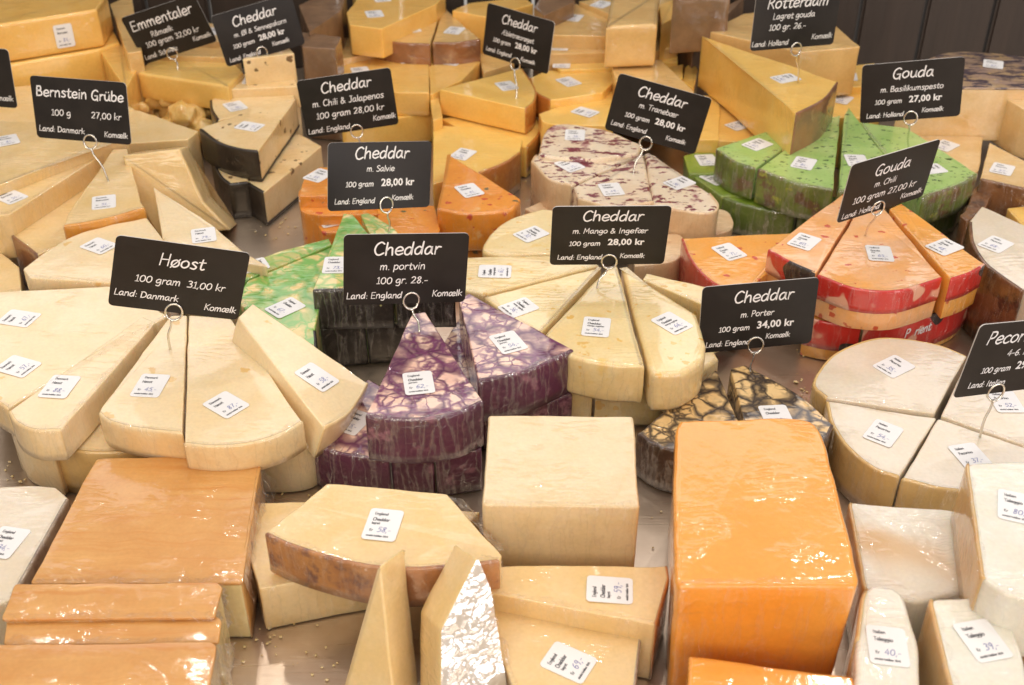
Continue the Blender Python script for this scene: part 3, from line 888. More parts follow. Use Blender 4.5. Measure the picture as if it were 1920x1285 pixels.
CW, CH = .086, .054
def sign(label, pose, ring, tip, tipz, lines):
    x, y, z, lean, yaw, roll = pose
    Rm = (Matrix.Rotation(R(yaw), 3, 'Z') @ Matrix(((1, 0, 0), (0, 0, -1), (0, 1, 0))) @ Matrix.Rotation(R(-lean), 3, 'X') @ Matrix.Rotation(R(roll), 3, 'Z'))
    cm = Rm.to_4x4(); cm.translation = (x, y, z)
    tipw = at(tip[0], tip[1], tipz)
    root = bpy.data.objects.new('price_sign', None)
    root.empty_display_size = .01
    C.objects.link(root)
    root.location = tipw
    tag(root, label, 'price sign', 'black price signs on wire pins')
    inv = Matrix.Translation(-tipw)
    # card
    r = .0035
    ol = []
    for cx, cy, a0 in ((CW / 2 - r, CH / 2 - r, 0), (-CW / 2 + r, CH / 2 - r, 90), (-CW / 2 + r, -CH / 2 + r, 180), (CW / 2 - r, -CH / 2 + r, 270)):
        ol += [(cx + r * math.cos(R(a0 + 22.5 * j)), cy + r * math.sin(R(a0 + 22.5 * j))) for j in range(5)]
    n = len(ol)
    t = .0004
    V = [(a, b, t) for a, b in ol] + [(a, b, -t) for a, b in ol]
    F = [tuple(range(n)), tuple(range(n, 2 * n))[::-1]] + [(i, n + i, n + (i + 1) % n, (i + 1) % n) for i in range(n)]
    card = link('card', mesh('card', V, F, False, [0, 0] + [1] * n), [M['card'], M['cardedge']], root, inv @ cm)
    # lettering
    V, F = [], []
    kk = 1.0 if any(l[4] == 'b' for l in lines) else 1.16
    for ln in lines:
        txt, fx, fy, cap, al = ln[:5]
        cap *= 1.06 if cap > .007 else kk if al != 'b' else 1.0
        lx, ly = (fx - .5) * CW, (.5 - fy) * CH
        if al == 'b':
            bold_text(V, F, txt, lx, ly, cap, 'l')
        else:
            mw = ln[5] * CW if len(ln) > 5 else 9
            tw = text_width(txt, cap, 1.2)
            sx = min(1.0, mw / tw)
            lettering(V, F, txt, lx, ly, cap * sx, max(.00068, cap * .125), .12, al, 4, .03, 1.2)
    link('lettering', mesh('lettering', [(a, b, t + .00025) for a, b, c in V], F, False), M['chalk'], root, inv @ cm)
    # wire pin: a ring that clips the card, then a shank down into the cheese
    nz = Rm @ Vector((0, 0, 1))
    rc = hit(ring[0], ring[1], Vector((x, y, z)), nz)
    ux, uy = Rm @ Vector((1, 0, 0)), Rm @ Vector((0, 1, 0))
    rr = .0056
    pts = []
    side = 1 if tip[0] > ring[0] else -1
    for i in range(27):
        a = R(-100 + 430 * i / 26)
        pts.append(rc + (ux * math.cos(a) * -side + uy * math.sin(a) * 1.12) * rr + nz * (.0022 - .0034 * i / 26 if i < 20 else .0014))
    pts = pts[::-1]
    end = pts[-1]
    kink = end.lerp(tipw, .16) + uy * -.001
    sh = smooth_path([pts[-1], kink, end.lerp(tipw, .55) + ux * .0016 * side, tipw - Vector((0, 0, .004))], 6)
    V, F = tube(pts[:-1] + sh, .00085)
    link('wire_pin', mesh('wire_pin', [inv @ v for v in V], F), M['wire'], root)
    return root

# ================================================================== the setting
def slab(name, x0, x1, y0, y1, z0, z1, m):
    V = [(x, y, z) for z in (z0, z1) for x, y in ((x0, y0), (x1, y0), (x1, y1), (x0, y1))]
    F = [(3, 2, 1, 0), (4, 5, 6, 7), (0, 1, 5, 4), (1, 2, 6, 5), (2, 3, 7, 6), (3, 0, 4, 7)]
    return link(name, mesh(name, V, F, False), m)
tag(slab('counter', -1.1, 1.1, 0.20, 1.395, -.03, -.0006, M['steel']), kind='structure')
pw = bpy.data.objects.new('plank_wall', None); C.objects.link(pw); pw.location = (0, 1.395, 0)
tag(pw, 'dark brown board wall of upright planks behind the cheese counter', 'wall', None, 'thing')
x = -1.1
while x < 1.1:
    w = .078 + random.uniform(-.004, .004)
    bm = bmesh.new()
    bmesh.ops.create_cube(bm, size=1)
    bmesh.ops.scale(bm, vec=(w, .02, .46), verts=bm.verts)
    bmesh.ops.bevel(bm, geom=bm.edges[:], offset=.003, segments=2, affect='EDGES')
    me = bpy.data.meshes.new('plank'); bm.to_mesh(me); bm.free()
    link('plank', me, M['planks'], pw, Matrix.Translation((x + w / 2, .012, .20)))
    x += w + .004

# ================================================================== front row
G = 'large cheeses along the front edge'
a1 = P('large orange washed-rind slab with ridged top behind the stacked strips', 'danbo', .045, 0, '182,862r 480,857r 486,878r 452,1092 62,1093r', G, 'cheese_piece', rind='danborind', top='danborind', bev=.002)
G2 = 'orange-topped cheese strips at the left front'
s1 = P('orange-topped cheese strip directly against the large washed-rind slab', 'danbo', .055, 0, '30,1098 405,1096 413,1104 400,1156 8,1160', G2, 'cheese_strip', top='danborind', bev=.002)
s2 = P('narrow middle cheese strip with crinkled film, between two wider strips', 'danbo', .052, 0, '14,1165 404,1160 411,1166 407,1204 10,1208', G2, 'cheese_strip', top='danborind', bev=.002)
s3 = P('wide orange-topped cheese strip nearest the bottom left corner', 'danbo', .056, 0, '-30,1213 394,1207 402,1213 380,1350 -60,1352', G2, 'cheese_strip', top='danborind', bev=.002)
P('ivory wedge with grey rind cut by the left edge, lower corner', 'pec', .036, 0, '-60,922 0,914s 60,910s 104,914 127,936r 22,1122 -60,1165', 'ivory wedges', rind='greyrind', st=[(10, 1018, 1, .15, 'L')])
P('pale yellow wedge lying under the mould-rinded one, cut face forward', 'bern', .033, 0, '487,942 640,936 900,960 822,1040 486,1105 468,1030s', 'mature cheddar pieces')
a5 = P('mature cheddar piece with mouldy brown rind on top of a pale wedge', 'bern', .064, .034, '612,906 838,926 941,1042 936,1052r 862,1060rs 772,1066rs 690,1061rs 600,1040rs 530,1016rs 498,1000', 'mature cheddar pieces', rind='mouldrind', st=[(718, 985, 1, .10, 'L', '58')])
P('slim wedge standing on its rind with the point upward', 'bern', .027, 0, '712,1062 628,1345 742,1345', 'standing cheddar wedges', plane=(712, 1062, .085, (-.38, -.86, .34)), bev=.0014)
a7 = P('standing wedge whose flat face glares white through crinkled film', 'bern', .030, 0, '894,1046 826,1180 824,1345 960,1345 918,1100', 'standing cheddar wedges', plane=(894, 1046, .088, (.42, -.80, .42)), bev=.0014)
P('mature cheddar wedge with upright price sticker beneath the white block', 'bern', .044, 0, '925,1060 1249,1061r 1253,1085r 1228,1172 905,1110', 'mature cheddar pieces', rind='mouldrind', thick=.0009, st=[(1143, 1107, .02, -1, 'L', '59')])
a9 = P('mature cheddar wedge with tilted price sticker at the bottom edge', 'bern', .030, 0, '920,1117 1190,1181 1200,1194r 1182,1350 990,1350 925,1192', 'mature cheddar pieces', rind='greyrind', thick=.0008, st=[(1066, 1243, .5, -.75, 'L', '69')])
P('large rectangular block of white cheddar in plastic film', 'block', .072, 0, '915,778 1187,780 1199,951 904,946', G, 'cheese_block', bev=.0018, fil=.002)
P('huge glossy orange cheddar block with rounded corners', 'red', .088, 0, '1268,800s 1286,786s 1380,784 1495,783s 1538,806s 1575,930 1612,1086 1606,1100 1274,1100 1266,1090 1264,930', G, 'cheese_block', bev=.003, fil=.006, taper=.95, wrap='filmthin')
P('orange cheddar slice lying in front of the huge orange block', 'red', .055, 0, '1292,1229 1600,1268 1650,1400 1288,1400', G, 'cheese_slice', bev=.002)
GB = 'white soft cheeses at the right front'
P('square white soft cheese with tan patch beside the orange block', 'brie', .046, 0, '1592,941 1790,957 1838,1100 1722,1131 1622,1109r', GB, 'soft_cheese', bev=.0022, fil=.003, rind='brierind')
P('large white soft cheese with tan side stacked at the right edge', 'briewhite', .088, .048, '1812,868 1980,864 1985,1140 1880,1112 1842,1086r', GB, 'soft_cheese', bev=.0022, fil=.003, rind='brierind', st=[(1906, 952, 1, .22, 'F')])
P('small white soft cheese with upright sticker beside the huge orange block', 'briewhite', .060, 0, '1622,1108s 1660,1100s 1692,1114s 1722,1200 1728,1360 1600,1360 1606,1200r', GB, 'soft_cheese', bev=.0026, fil=.004, rind='brierind', st=[(1664, 1212, .98, .12, 'F', '40')])
P('small white soft cheese with sticker and tan side near the corner', 'briewhite', .066, 0, '1742,1122 1880,1112 1922,1240 1945,1360 1800,1360r', GB, 'soft_cheese', rind='brierind', bev=.0026, fil=.004, st=[(1842, 1202, .95, -.18, 'F', '39')])
P('tan cheese corner just showing at the lower right edge', 'brierind', .030, 0, '1898,1150 1990,1130 1990,1290 1925,1262', GB, 'soft_cheese', bev=.004)

# ================================================================== Danish fan under its sign, left
GH = 'pale wedges fanned out under the large front sign'
H = dict(rind='hoostrind')
P('widest pale wedge of the left fan, with two stickers, at the left edge', 'hoost', .064, .040, '-70,552 205,538 316,592 15,766r -50,720rs -85,640s', GH, st=[(36, 598, .72, -.62, 'H'), (34, 688, .75, -.55, 'H', '57')], **H)
P('pale fan wedge leaning left with sloping side, sticker near its rim', 'hoost', .064, .040, '266,594 17,771r 30,791rs 62,806rs 114,806 292,604', GH, st=[(112, 726, .93, .06, 'H', '88')], **H)
P('pale fan wedge the sign pin is stuck into', 'hoost', .065, .042, '320,592 190,765 186,774r 205,790rs 262,804rs 342,812 350,592', GH, st=[(282, 724, 1, .05, 'H', '45')], **H)
P('broad pale fan wedge right of the pin, sticker turned upward', 'hoost', .064, .042, '355,592 345,832r 405,837rs 475,830rs 530,812rs 567,790 434,598', GH, st=[(424, 760, .85, -.5, 'H', '87')], **H)
P('pale fan wedge with broad shaded cut side at the right end', 'hoost', .027, 0, '446,596 607,803r 655,772rs 690,718 474,570', GH, st=[(594, 708, .78, -.5, 'H')], plane=(607, 803, .058, (.33, -.02, .94)), rind='hoostrind')
P('pale wedge at the back of the fan, straight cut side forward', 'hoost', .066, .030, '42,504 92,468s 150,437s 275,408 312,456 240,525 204,530 56,522', GH, st=[(186, 462, .8, -.42, 'H')], fil=.002)
P('pointed pale wedge behind the large front sign', 'hoost', .064, 0, '288,352 305,448 330,474 500,500 450,466s 390,416s', GH, st=[(382, 442, .9, -.12, 'H')], fil=.001)
GHL = 'lower layer of pale wedges beneath the fan'
P('lower pale wedge peeking out at the far left of the fan', 'hoostrind', .038, 0, '14,794 34,822s 98,846 165,762 60,720', GHL)
P('lower pale wedge under the pin wedge, behind the orange slab', 'hoost', .038, 0, '102,838r 170,848rs 250,846rs 322,834 310,760 200,700', GHL, rind='pecrind')
P('lower pale wedge tip showing at the right of the fan', 'hoost', .038, 0, '430,842 560,838s 608,808s 640,775 560,740 440,760', GHL)
P('lower amber-sided wedge at the left edge behind the fan', 'bern', .034, 0, '-70,462 -10,462 36,500 40,545 -70,560', GHL)

# ================================================================== amber-rinded group, upper left
GD = 'amber-rinded Danish wedges'
P('small triangular wedge with pin and amber rind, upper left', 'bern', .072, .046, '212,281 126,404 119,424r 195,411rs 271,390 262,378 238,279', GD, rind='bernrind', rd=.9, st=[(195, 380, .98, -.12, 'D')])
P('large leaning wedge right of the small pinned triangle', 'bern', .045, 0, '229,292 336,280 382,380 432,432 300,446 252,370', GD, plane=(336, 280, .085, (.08, -.93, .34)), bev=.002)
P('flat amber wedge behind the first sign, sticker at left edge', 'bern', .078, .030, '-60,228 60,228 240,260 190,273 0,347 -60,366', GD, st=[(14, 264, .95, -.18, 'D')])
P('long wedge with brown rind end pointing right, at left edge', 'bern', .068, .026, '-60,412 18,402 205,282 180,274 0,352 -60,380', GD, st=[(20, 370, .85, -.35, 'D')])
P('tall wedge side filling the gap below the pinned triangle', 'bern', .048, 0, '20,440r 70,478 130,452 265,420 240,300 205,300', GD, rind='brownrind')
P('yellow boxy block with sticker on its front, top left corner', 'yellow', .125, .083, '-60,55 181,18 200,-10 40,-10 -60,10', 'golden blocks at the top left', 'cheese_block', fst=[(120, 67, (-60, 55, 181, 18), 'D')], bev=.003)
P('golden block beneath the boxy one at top left', 'yellowpale', .082, .02, '-60,132 20,121 184,93 224,80 210,50 -60,70', 'golden blocks at the top left', 'cheese_block', bev=.003)
P('tall golden wedge end left of the tilted top sign', 'yellow', .080, 0, '190,98 226,82 258,128 236,168', 'golden blocks at the top left')
P('dark golden wedge standing behind the boxy block', 'amberwrap', .100, 0, '206,8 246,-10 266,96 238,100', 'golden blocks at the top left')
P('flat pale wedge below the golden blocks, behind the second-row sign', 'bern', .062, 0, '-60,170 160,152 252,204 130,240 60,232 -60,222', GD)
P('pale wedge with amber side right of the second-row sign', 'bern', .060, 0, '222,202 262,208 372,246 352,262 230,270', GD)

# ================================================================== top-left middle: Swiss and ale cheddar
P('Swiss cheese slab with long pale front under the tilted sign', 'emm', .078, .048, '259,137 276,118 330,104 440,118 456,136 427,162', 'Swiss cheese pieces', 'cheese_piece', bev=.003)
P('film-wrapped Swiss piece behind the tilted signs', 'amberwrap', .084, 0, '290,104 310,78 420,70 446,108', 'Swiss cheese pieces', 'cheese_piece')
def crumbled(label, x0, y0, x1, y1, group):
    """A heap of broken holey curds fused into one lump (voxel remesh of many chunks)."""
    rnd = random.Random(5)
    bm = bmesh.new()
    c = at((x0 + x1) / 2, (y0 + y1) / 2, .045)
    for k in range(34):
        p = at(rnd.uniform(x0, x1), rnd.uniform(y0, y1), .045)
        p.z = rnd.uniform(.012, .050)
        q = bmesh.ops.create_icosphere(bm, subdivisions=1, radius=rnd.uniform(.009, .017))['verts']
        mm = Matrix.Rotation(rnd.uniform(0, 6), 3, Vector((rnd.random(), rnd.random(), rnd.random())).normalized())
        s = Vector((rnd.uniform(.7, 1.3), rnd.uniform(.7, 1.3), rnd.uniform(.5, .9)))
        for v in q:
            v.co = mm @ Vector((v.co.x * s.x, v.co.y * s.y, v.co.z * s.z)) + p - Vector((c.x, c.y, 0))
    me = bpy.data.meshes.new('chunks'); bm.to_mesh(me); bm.free()
    o = bpy.data.objects.new('chunks', me); C.objects.link(o)
    r = o.modifiers.new('r', 'REMESH'); r.mode = 'VOXEL'; r.voxel_size = .0018
    d = o.modifiers.new('s', 'SMOOTH'); d.iterations = 2
    out = bpy.data.meshes.new_from_object(o.evaluated_get(bpy.context.evaluated_depsgraph_get()))
    bpy.data.objects.remove(o)
    out.name = 'cheese_lump'
    o = link('cheese_lump', out, M['crumb'], None, Matrix.Translation((c.x, c.y, 0)))
    return tag(o, label, 'cheese', group)
crumbled('crumbled holey cheese lump in crinkled film below the Swiss slab', 262, 176, 388, 226, 'Swiss cheese pieces')
GM = 'ale and mustard cheddar wedges with black rind'
K = dict(rind='blackrind', thick=.0022, wrap=False)
P('front black-rinded mustard cheddar wedge, top of its stack', 'mustard', .066, .034, '374,242r 410,268rs 450,280rs 484,284 556,184 500,196', GM, st=[(468, 238, .75, -.5, 'E')], bottom='blackrind', **K)
P('middle black-rinded mustard cheddar wedge with flat sticker', 'mustard', .062, .02, '394,188r 396,206rs 408,226 480,208 552,184 548,166 410,182', GM, st=[(441, 200, .95, -.2, 'E')], **K)
P('rear black-rinded mustard cheddar wedge with pin', 'mustard', .072, .048, '431,168r 430,158rs 440,146rs 460,136 546,140 562,162', GM, st=[(474, 150, 1, 0, 'E')], **K)
P('speckled mustard cheddar piece standing behind its sign', 'mustard', .100, 0, '455,112 470,94 538,84 552,100', GM)
P('lower black-rinded mustard cheddar wedge resting on the counter', 'mustard', .034, 0, '446,333r 494,362 602,275 560,250 480,280', GM, bottom='blackrind', **K)
P('small lower mustard cheddar end left of its black-rinded stack', 'mustard', .036, 0, '396,302r 412,330rs 430,346r 466,342 450,300', GM, bottom='blackrind', **K)

# ================================================================== orange chilli cheddar
GC = 'orange chili cheddar wedges'
P('big triangular orange chili cheddar wedge right of the sage sign', 'chili', .060, .022, '841,288 977,372 970,384s 950,396s 872,400s 818,392', GC, bev=.0025, st=[(880, 358, 1, -.22, 'E')])
P('orange chili cheddar wedge left of the sage sign, upper', 'chili', .056, .028, '573,330s 600,313 720,320 720,366 561,368', GC, st=[(598, 330, .9, .25, 'E')])
P('orange chili cheddar wedge left of the sage sign, middle one', 'chili', .044, 0, '560,366s 566,352 720,352 720,402 600,404 566,396s', GC, st=[(588, 370, .9, .1, 'E')])
P('orange chili cheddar wedge with sticker below the sage sign corner', 'chili', .034, 0, '588,406s 600,392 712,392 712,436 604,436', GC, st=[(618, 414, .95, -.2, 'E')])
P('orange chili cheddar piece between the sage and port wine signs', 'chili', .046, 0, '706,382 814,386 826,430 818,446 712,448', GC)
P('lowest orange chili cheddar piece behind the mango wedges', 'chili', .020, 0, '820,424 968,408 960,446 930,466 826,470', GC, st=[(893, 452, .95, -.3, 'E')])

# ================================================================== golden cheddars, centre back
GY = 'golden cheddar wedges at the centre back'
P('golden cheddar wedge with pin, orange rind on its right', 'yellowpale', .064, .035, '824,168 978,128r 1003,166rs 1001,190rs 985,204', GY, rind='orangerind', st=[(950, 162, 1, -.15, 'E')])
P('golden cheddar wedge under the pinned one, bulging rind', 'yellowpale', .034, 0, '826,222 985,200r 1008,224rs 1010,250rs 988,276 900,262', GY, rind='orangerind', rd=.8)
P('pale golden wedge with smoky orange rind left of cranberry cheese', 'yellowpale', .040, 0, '812,234 900,240 980,262 975,286r 945,306rs 898,324 812,345', GY, rind='orangerind', st=[(868, 290, .9, .2, 'E')])
P('golden wedge with straight front between two black signs', 'yellow', .060, .034, '697,104s 740,93s 804,88 804,174 745,174 690,160', GY, st=[(762, 112, .95, -.12, 'E')])
P('golden wedge peeking over the chili sign, leftmost of its wheel', 'yellow', .059, .02, '624,140s 660,116s 694,104 736,130 742,170 640,170', GY, st=[(676, 134, .95, -.1, 'E')])
P('golden wedge with lit side right of its wheel', 'yellow', .059, .02, '808,104s 868,102s 900,116 866,150 812,176 806,176', GY, st=[(849, 116, .95, .12, 'E')])
P('golden block below the wheel, beside the chili sign corner', 'yellowpale', .034, 0, '640,192 745,186 808,178 812,210 700,230 640,230', GY, 'cheese_block')
P('narrow golden sliver left of the pinned wedge', 'yellow', .052, 0, '806,186 822,180 830,220 812,226', GY)
GT = 'wrapped cheddar wedges in the back row'
P('amber wrapped wedge with point up, left of the back pair', 'amberwrap', .084, .054, '706,72r 745,80rs 806,83 828,14', GT, rind='brownrind', st=[(771, 55, .95, -.1, 'E')])
P('amber wrapped wedge with sticker, right of the back pair', 'amberwrap', .084, .04, '832,14 900,74r 855,80rs 811,80', GT, rind='brownrind', st=[(852, 58, .95, .1, 'E')])
P('yellow wrapped block with two stickers at top centre left', 'yellow', .104, .07, '650,24 668,0 660,-10 835,-10 818,8 716,54 656,47', GT, 'cheese_block', st=[(702, 27, 1, -.08, 'E'), (716, -2, 1, -.08, 'E')])
P('golden wedge with deep orange front left of the smoked cheddar sign', 'yellow', .092, .03, '848,20 880,5 985,-4 1000,8 912,32', GT)
P('brown wrapped piece below the smoked cheddar sign corner', 'amberwrap', .055, 0, '898,108 935,96 965,118 906,136', GT)
P('greyish wrapped block at the top left of the centre', 'brownshadewrap', .110, 0, '560,10 600,-10 650,-10 640,20 580,60', GT, 'cheese_block')
P('pale wrapped wedge leaning beside the dark gap, top centre left', 'alp', .060, 0, '578,96 622,56 640,60 636,100 590,108', GT)
P('amber back wedge below the yellow wrapped block', 'amberwrap', .066, 0, '640,70 700,74 712,96 640,112', GT)
P('tan wrapped wedge with pale sticker at top centre', 'amberwrap', .094, .05, '1022,38 1080,7 1140,32 1136,68 1036,66', GT, st=[(1075, 34, .97, .1, 'E')])
P('brown wrapped block left of the tan wedge at the top', 'brownshadewrap', .112, 0, '1000,14 1020,-12 1080,-12 1076,4 1020,30', GT, 'cheese_block')
P('amber wrapped wedge half hidden behind the tan box', 'amberwrap', .100, 0, '1084,2 1180,-10 1270,-10 1266,40 1150,30', GT, st=[(1128, 9, .95, .2, 'E')])
P('long flat wrapped slab across the back', 'amberwrap', .078, .048, '1014,76 1140,70 1264,76 1272,88 1230,96 1016,102', GT, 'cheese_piece', st=[(1050, 88, 1, .04, 'E')])
P('film-wrapped tan box standing on the long slab', 'amberwrap', .126, .080, '1148,-12 1238,-12 1232,46 1136,50', GT, 'cheese_block', bev=.004)
P('shade-darkened wrapped box at the top right of the centre', 'brownshadewrap', .150, .09, '1264,-24 1370,-26 1370,-8 1262,-2', GT, 'cheese_block')
P('shade-darkened wrapped wedge beneath the dark box', 'brownshadewrap', .090, 0, '1262,36 1336,26 1400,-10 1330,64 1300,80', GT)
P('narrow brown slab end beside the long wrapped slab', 'brownshadewrap', .074, 0, '1240,52 1280,40 1296,72 1268,84', GT)
P('tan wrapped wedge left of the smoked cheddar sign, lower', 'amberwrap', .046, 0, '880,84 905,70 918,104 900,112', GT)
P('narrow amber wedge behind the tan wrapped box', 'yellow', .110, 0, '1236,8 1262,0 1262,34 1240,46', GT)
P('pale wrapped wedge with sticker above the Swiss slab', 'alp', .092, .03, '330,70 372,40 440,52 446,72 400,78', GT, st=[(398, 60, .95, .1, 'E')])
P('brown wrapped slab behind the ale cheddar sign', 'brownshadewrap', .104, 0, '560,60 600,64 640,70 628,92 566,88', GT, 'cheese_piece')
GW = 'wrapped cheddar wedges behind the cranberry cheese'
P('long wrapped wedge with sticker just under the smoked sign', 'yellowpale', .066, .03, '1030,114 1150,104 1270,100 1271,116 1230,118 1150,128 1050,132', GW, st=[(1053, 121, 1, .03, 'E')])
P('wrapped wedge with orange rind, middle of three with stickers', 'yellowpale', .062, .036, '994,146 1020,134 1150,120 1164,140 1130,174 1032,188r 1004,172rs', GW, rind='orangerind', st=[(1066, 154, .95, -.22, 'E')])
P('wrapped wedge touching the cranberry cheese, sticker turned diagonal', 'yellowpale', .054, .02, '1010,214 1100,180 1150,164 1150,236 1030,232s', GW, rind=None, st=[(1097, 211, .8, -.4, 'E')])
P('tan wrapped wedge rising above the cranberry sign', 'amberwrap', .078, .03, '1147,124 1162,113 1240,112 1302,172 1270,190 1155,152', GW)
P('crinkled film stub beside the cranberry sign', 'yellowpale', .060, 0, '1284,126 1301,116 1310,132 1300,166 1280,152', GW)
P('small wrapped end behind the tan wedge', 'yellowpale', .066, 0, '1256,124 1282,120 1280,146 1268,150', GW)
P('golden piece between the cranberry sign and the aged gouda wedge', 'yellowpale', .050, .012, '1312,180 1336,178 1350,196 1348,262 1300,262', GW, rind=None)
P('green and cream printed pack beneath the golden piece', 'stripes', .030, 0, '1300,262 1348,262 1350,292 1300,292', GW, 'cheese_pack')

# ================================================================== aged gouda, top right
GR = 'aged gouda pieces at the top right'
P('aged gouda wedge with pin, tall deep yellow cut side', 'yellowpale', .108, .052, '1316,68 1571,154r 1545,186rs 1492,214 1390,122', GR, rind='brownrind', st=[(1473, 148, .8, .42, 'G')])
P('brown wrapped wedge behind the aged gouda wedge', 'amberwrap', .112, .06, '1324,58 1395,26 1500,14 1562,44 1612,88 1500,98', GR)
P('gouda piece with level sticker left of the pesto sign', 'yellowpale', .064, .03, '1560,128 1640,118 1660,160 1560,166', GR, st=[(1590, 144, 1, .06, 'G')])
P('gouda piece with tilted sticker just behind the green wheel', 'yellowpale', .056, 0, '1540,188 1600,168 1660,178 1650,222 1545,220', GR, st=[(1578, 187, .95, .2, 'G')])
P('golden wedge below the aged gouda wedge, sticker half hidden', 'yellow', .048, 0, '1340,190 1352,196 1425,250 1395,266 1346,264', GR, st=[(1386, 236, .85, .4, 'G')])

# ================================================================== right edge
GX = 'cut hard cheeses at the right edge'
P('pale cut half wheel with mottled grey-brown rind, upper right', 'alp', .100, .044, '1690,164 1726,122s 1797,98s 1970,112 1975,166', GX, 'half_wheel', top='wheelrind', st=[(1862, 122, .98, .12, 'I')])
P('upright wedge with broad tan cut face at the right edge', 'alp', .088, .040, '1863,171 1980,160 1985,225 1921,206', GX)
P('flat tan wedge beneath the half wheel, left of the gap', 'alp', .050, 0, '1700,226 1762,247 1843,257 1836,320 1822,332 1760,302 1708,262', GX, st=[(1772, 274, .9, .3, 'I')])
P('tan wedge with rustic brown rind front and sticker', 'alp', .056, .018, '1856,268 1985,336 1985,368r 1838,336', GX, rind='rustic', thick=.002, st=[(1879, 318, .95, .2, 'I')])
P('rough brown rind piece below the tan wedge', 'rustic', .044, 0, '1838,342 1866,352 1846,392 1812,414 1802,406', GX, 'cheese_piece', amp=.0015)
P('small pale wedge tip right of the rough rind', 'yellowpale', .040, 0, '1890,392 1985,376 1985,450 1922,428', GX)
P('large pale wedge with dark brown rind at the right edge', 'pec', .064, 0, '1841,387 1990,452 1990,590 1920,548r 1868,512rs 1843,490rs 1822,454rs 1818,416', GX, rind='rustic', thick=.002, st=[(1867, 459, .9, .35, 'I')])

# ================================================================== cranberry
GN = 'cranberry cheddar wedges'
P('rear cranberry cheddar wedge with a broad purple smear', 'cran', .062, .028, '1012,278s 1025,242s 1060,231s 1136,243 1206,272 1196,288 1108,300 1018,292s', GN, rind=None, st=[(1078, 254, .98, .03, 'E')], bev=.003)
P('front left cranberry cheddar wedge, tall pale side', 'cran', .058, .008, '997,302r 1006,290s 1034,284 1112,302 1204,290 1071,347r 1030,336rs', GN, rind='cranside', thick=.001, st=[(1068, 311, .9, -.28, 'E')], bev=.003)
P('cranberry cheddar wedge the pin is stuck into', 'cran', .059, .012, '1074,349 1206,290 1226,378r 1150,388rs 1084,372', GN, rind='cranside', thick=.001, st=[(1146, 356, 1, -.08, 'E')], bev=.003)
P('cranberry cheddar wedge separated to the right', 'cran', .058, .020, '1208,286 1230,290 1332,362r 1347,385rs 1326,400rs 1242,390 1224,380', GN, rind='cranside', thick=.001, st=[(1274, 344, .8, .4, 'E')], bev=.004)
P('lower cranberry cheddar end under the separated wedge', 'cranside', .026, 0, '1246,398 1352,392s 1374,424s 1340,440s 1250,446', GN)
P('lower cranberry cheddar corner at the left of its stack', 'cranside', .026, 0, '984,392 1030,372 1050,392 1010,404', GN)
P('pale cranberry cheddar end behind the mango sign', 'cranside', .036, 0, '1180,446 1270,438s 1282,466s 1262,490s 1190,500', GN)

# ================================================================== green pesto gouda
GP = 'green pesto gouda wedges of the upper wheel'
PP = dict(rind='pestorind', thick=.0010, wrap='film')
P('leftmost green pesto gouda wedge of the upper wheel', 'pesto', .066, .034, '1344,279r 1376,302rs 1416,316 1549,220 1546,207', GP, st=[(1420, 272, .85, .35, 'B')], **PP)
P('green pesto gouda wedge with central sticker', 'pesto', .067, .034, '1422,317r 1490,342rs 1562,356 1575,216 1551,224', GP, st=[(1507, 307, .97, .18, 'B')], **PP)
P('green pesto gouda wedge right of the dark gap', 'pesto', .066, .034, '1583,215 1592,202 1664,300 1640,352r 1572,358', GP, st=[(1606, 302, 1, .02, 'B')], **PP)
P('green pesto gouda wedge with glossy film at the wheel right end', 'pesto', .065, .034, '1612,228 1700,240 1832,325r 1800,346rs 1730,368 1668,302', GP, st=[(1745, 318, .7, .5, 'B')], **PP)
GL_ = 'lime green wedges of the lower layer'
LL = dict(rind='limerind', thick=.001, wrap='film')
P('lower lime wedge with small sticker at the far left', 'lime', .036, 0, '1283,293 1310,284 1350,284 1400,326 1292,326', GL_, st=[(1325, 301, 1, -.05, 'B')])
P('lower lime wedge with tilted sticker left of the wheel', 'lime', .033, 0, '1300,332 1352,322 1424,366 1352,368', GL_, st=[(1340, 336, .9, -.3, 'B')])
P('lower dark lime wedge under the wheel front', 'lime', .031, 0, '1352,370r 1410,388rs 1490,402 1520,368 1380,330', GL_, **LL)
P('lower lime wedge behind the chili gouda point', 'lime', .030, 0, '1497,404r 1560,408 1600,372 1530,366', GL_, **LL)
P('lower bright green wedge at the right, under glossy film', 'lime', .031, 0, '1690,392r 1740,404rs 1800,378 1818,356 1720,340', GL_, **LL)

# ================================================================== chilli gouda
GO = 'orange chili gouda wedges with red rind'
OO = dict(rind='redband', rd=.55, thick=.001, wrap='filmthin')
P('left chili gouda wedge lying apart from its wheel', 'gouda', .052, .004, '1279,447r 1296,487rs 1332,526rs 1390,556 1452,500 1490,436', GO, rind='redrind', thick=.001, st=[(1367, 473, .9, -.25, 'G')])
P('pinkish chili gouda wedge left of the pin', 'goudapink', .072, .037, '1441,468r 1482,491rs 1529,512 1616,376 1590,356', GO, st=[(1508, 454, .9, .28, 'G')], **OO)
P('middle pinkish chili gouda wedge with the pin', 'goudapink', .073, .037, '1533,516r 1604,541rs 1684,545rs 1766,521 1656,390 1620,378', GO, st=[(1649, 476, 1, .06, 'G')], **OO)
P('right chili gouda wedge with bright orange cut side', 'gouda', .074, .037, '1668,392 1690,381 1846,495r 1816,512rs 1782,523', GO, st=[(1771, 464, .85, .42, 'G')], **OO)
l1 = P('lower chili gouda wedge, its red rind printed black', 'gouda', .035, 0, '1512,596r 1560,606rs 1615,610 1617,580 1520,556', GO, rind='redband', rd=.7, thick=.001)
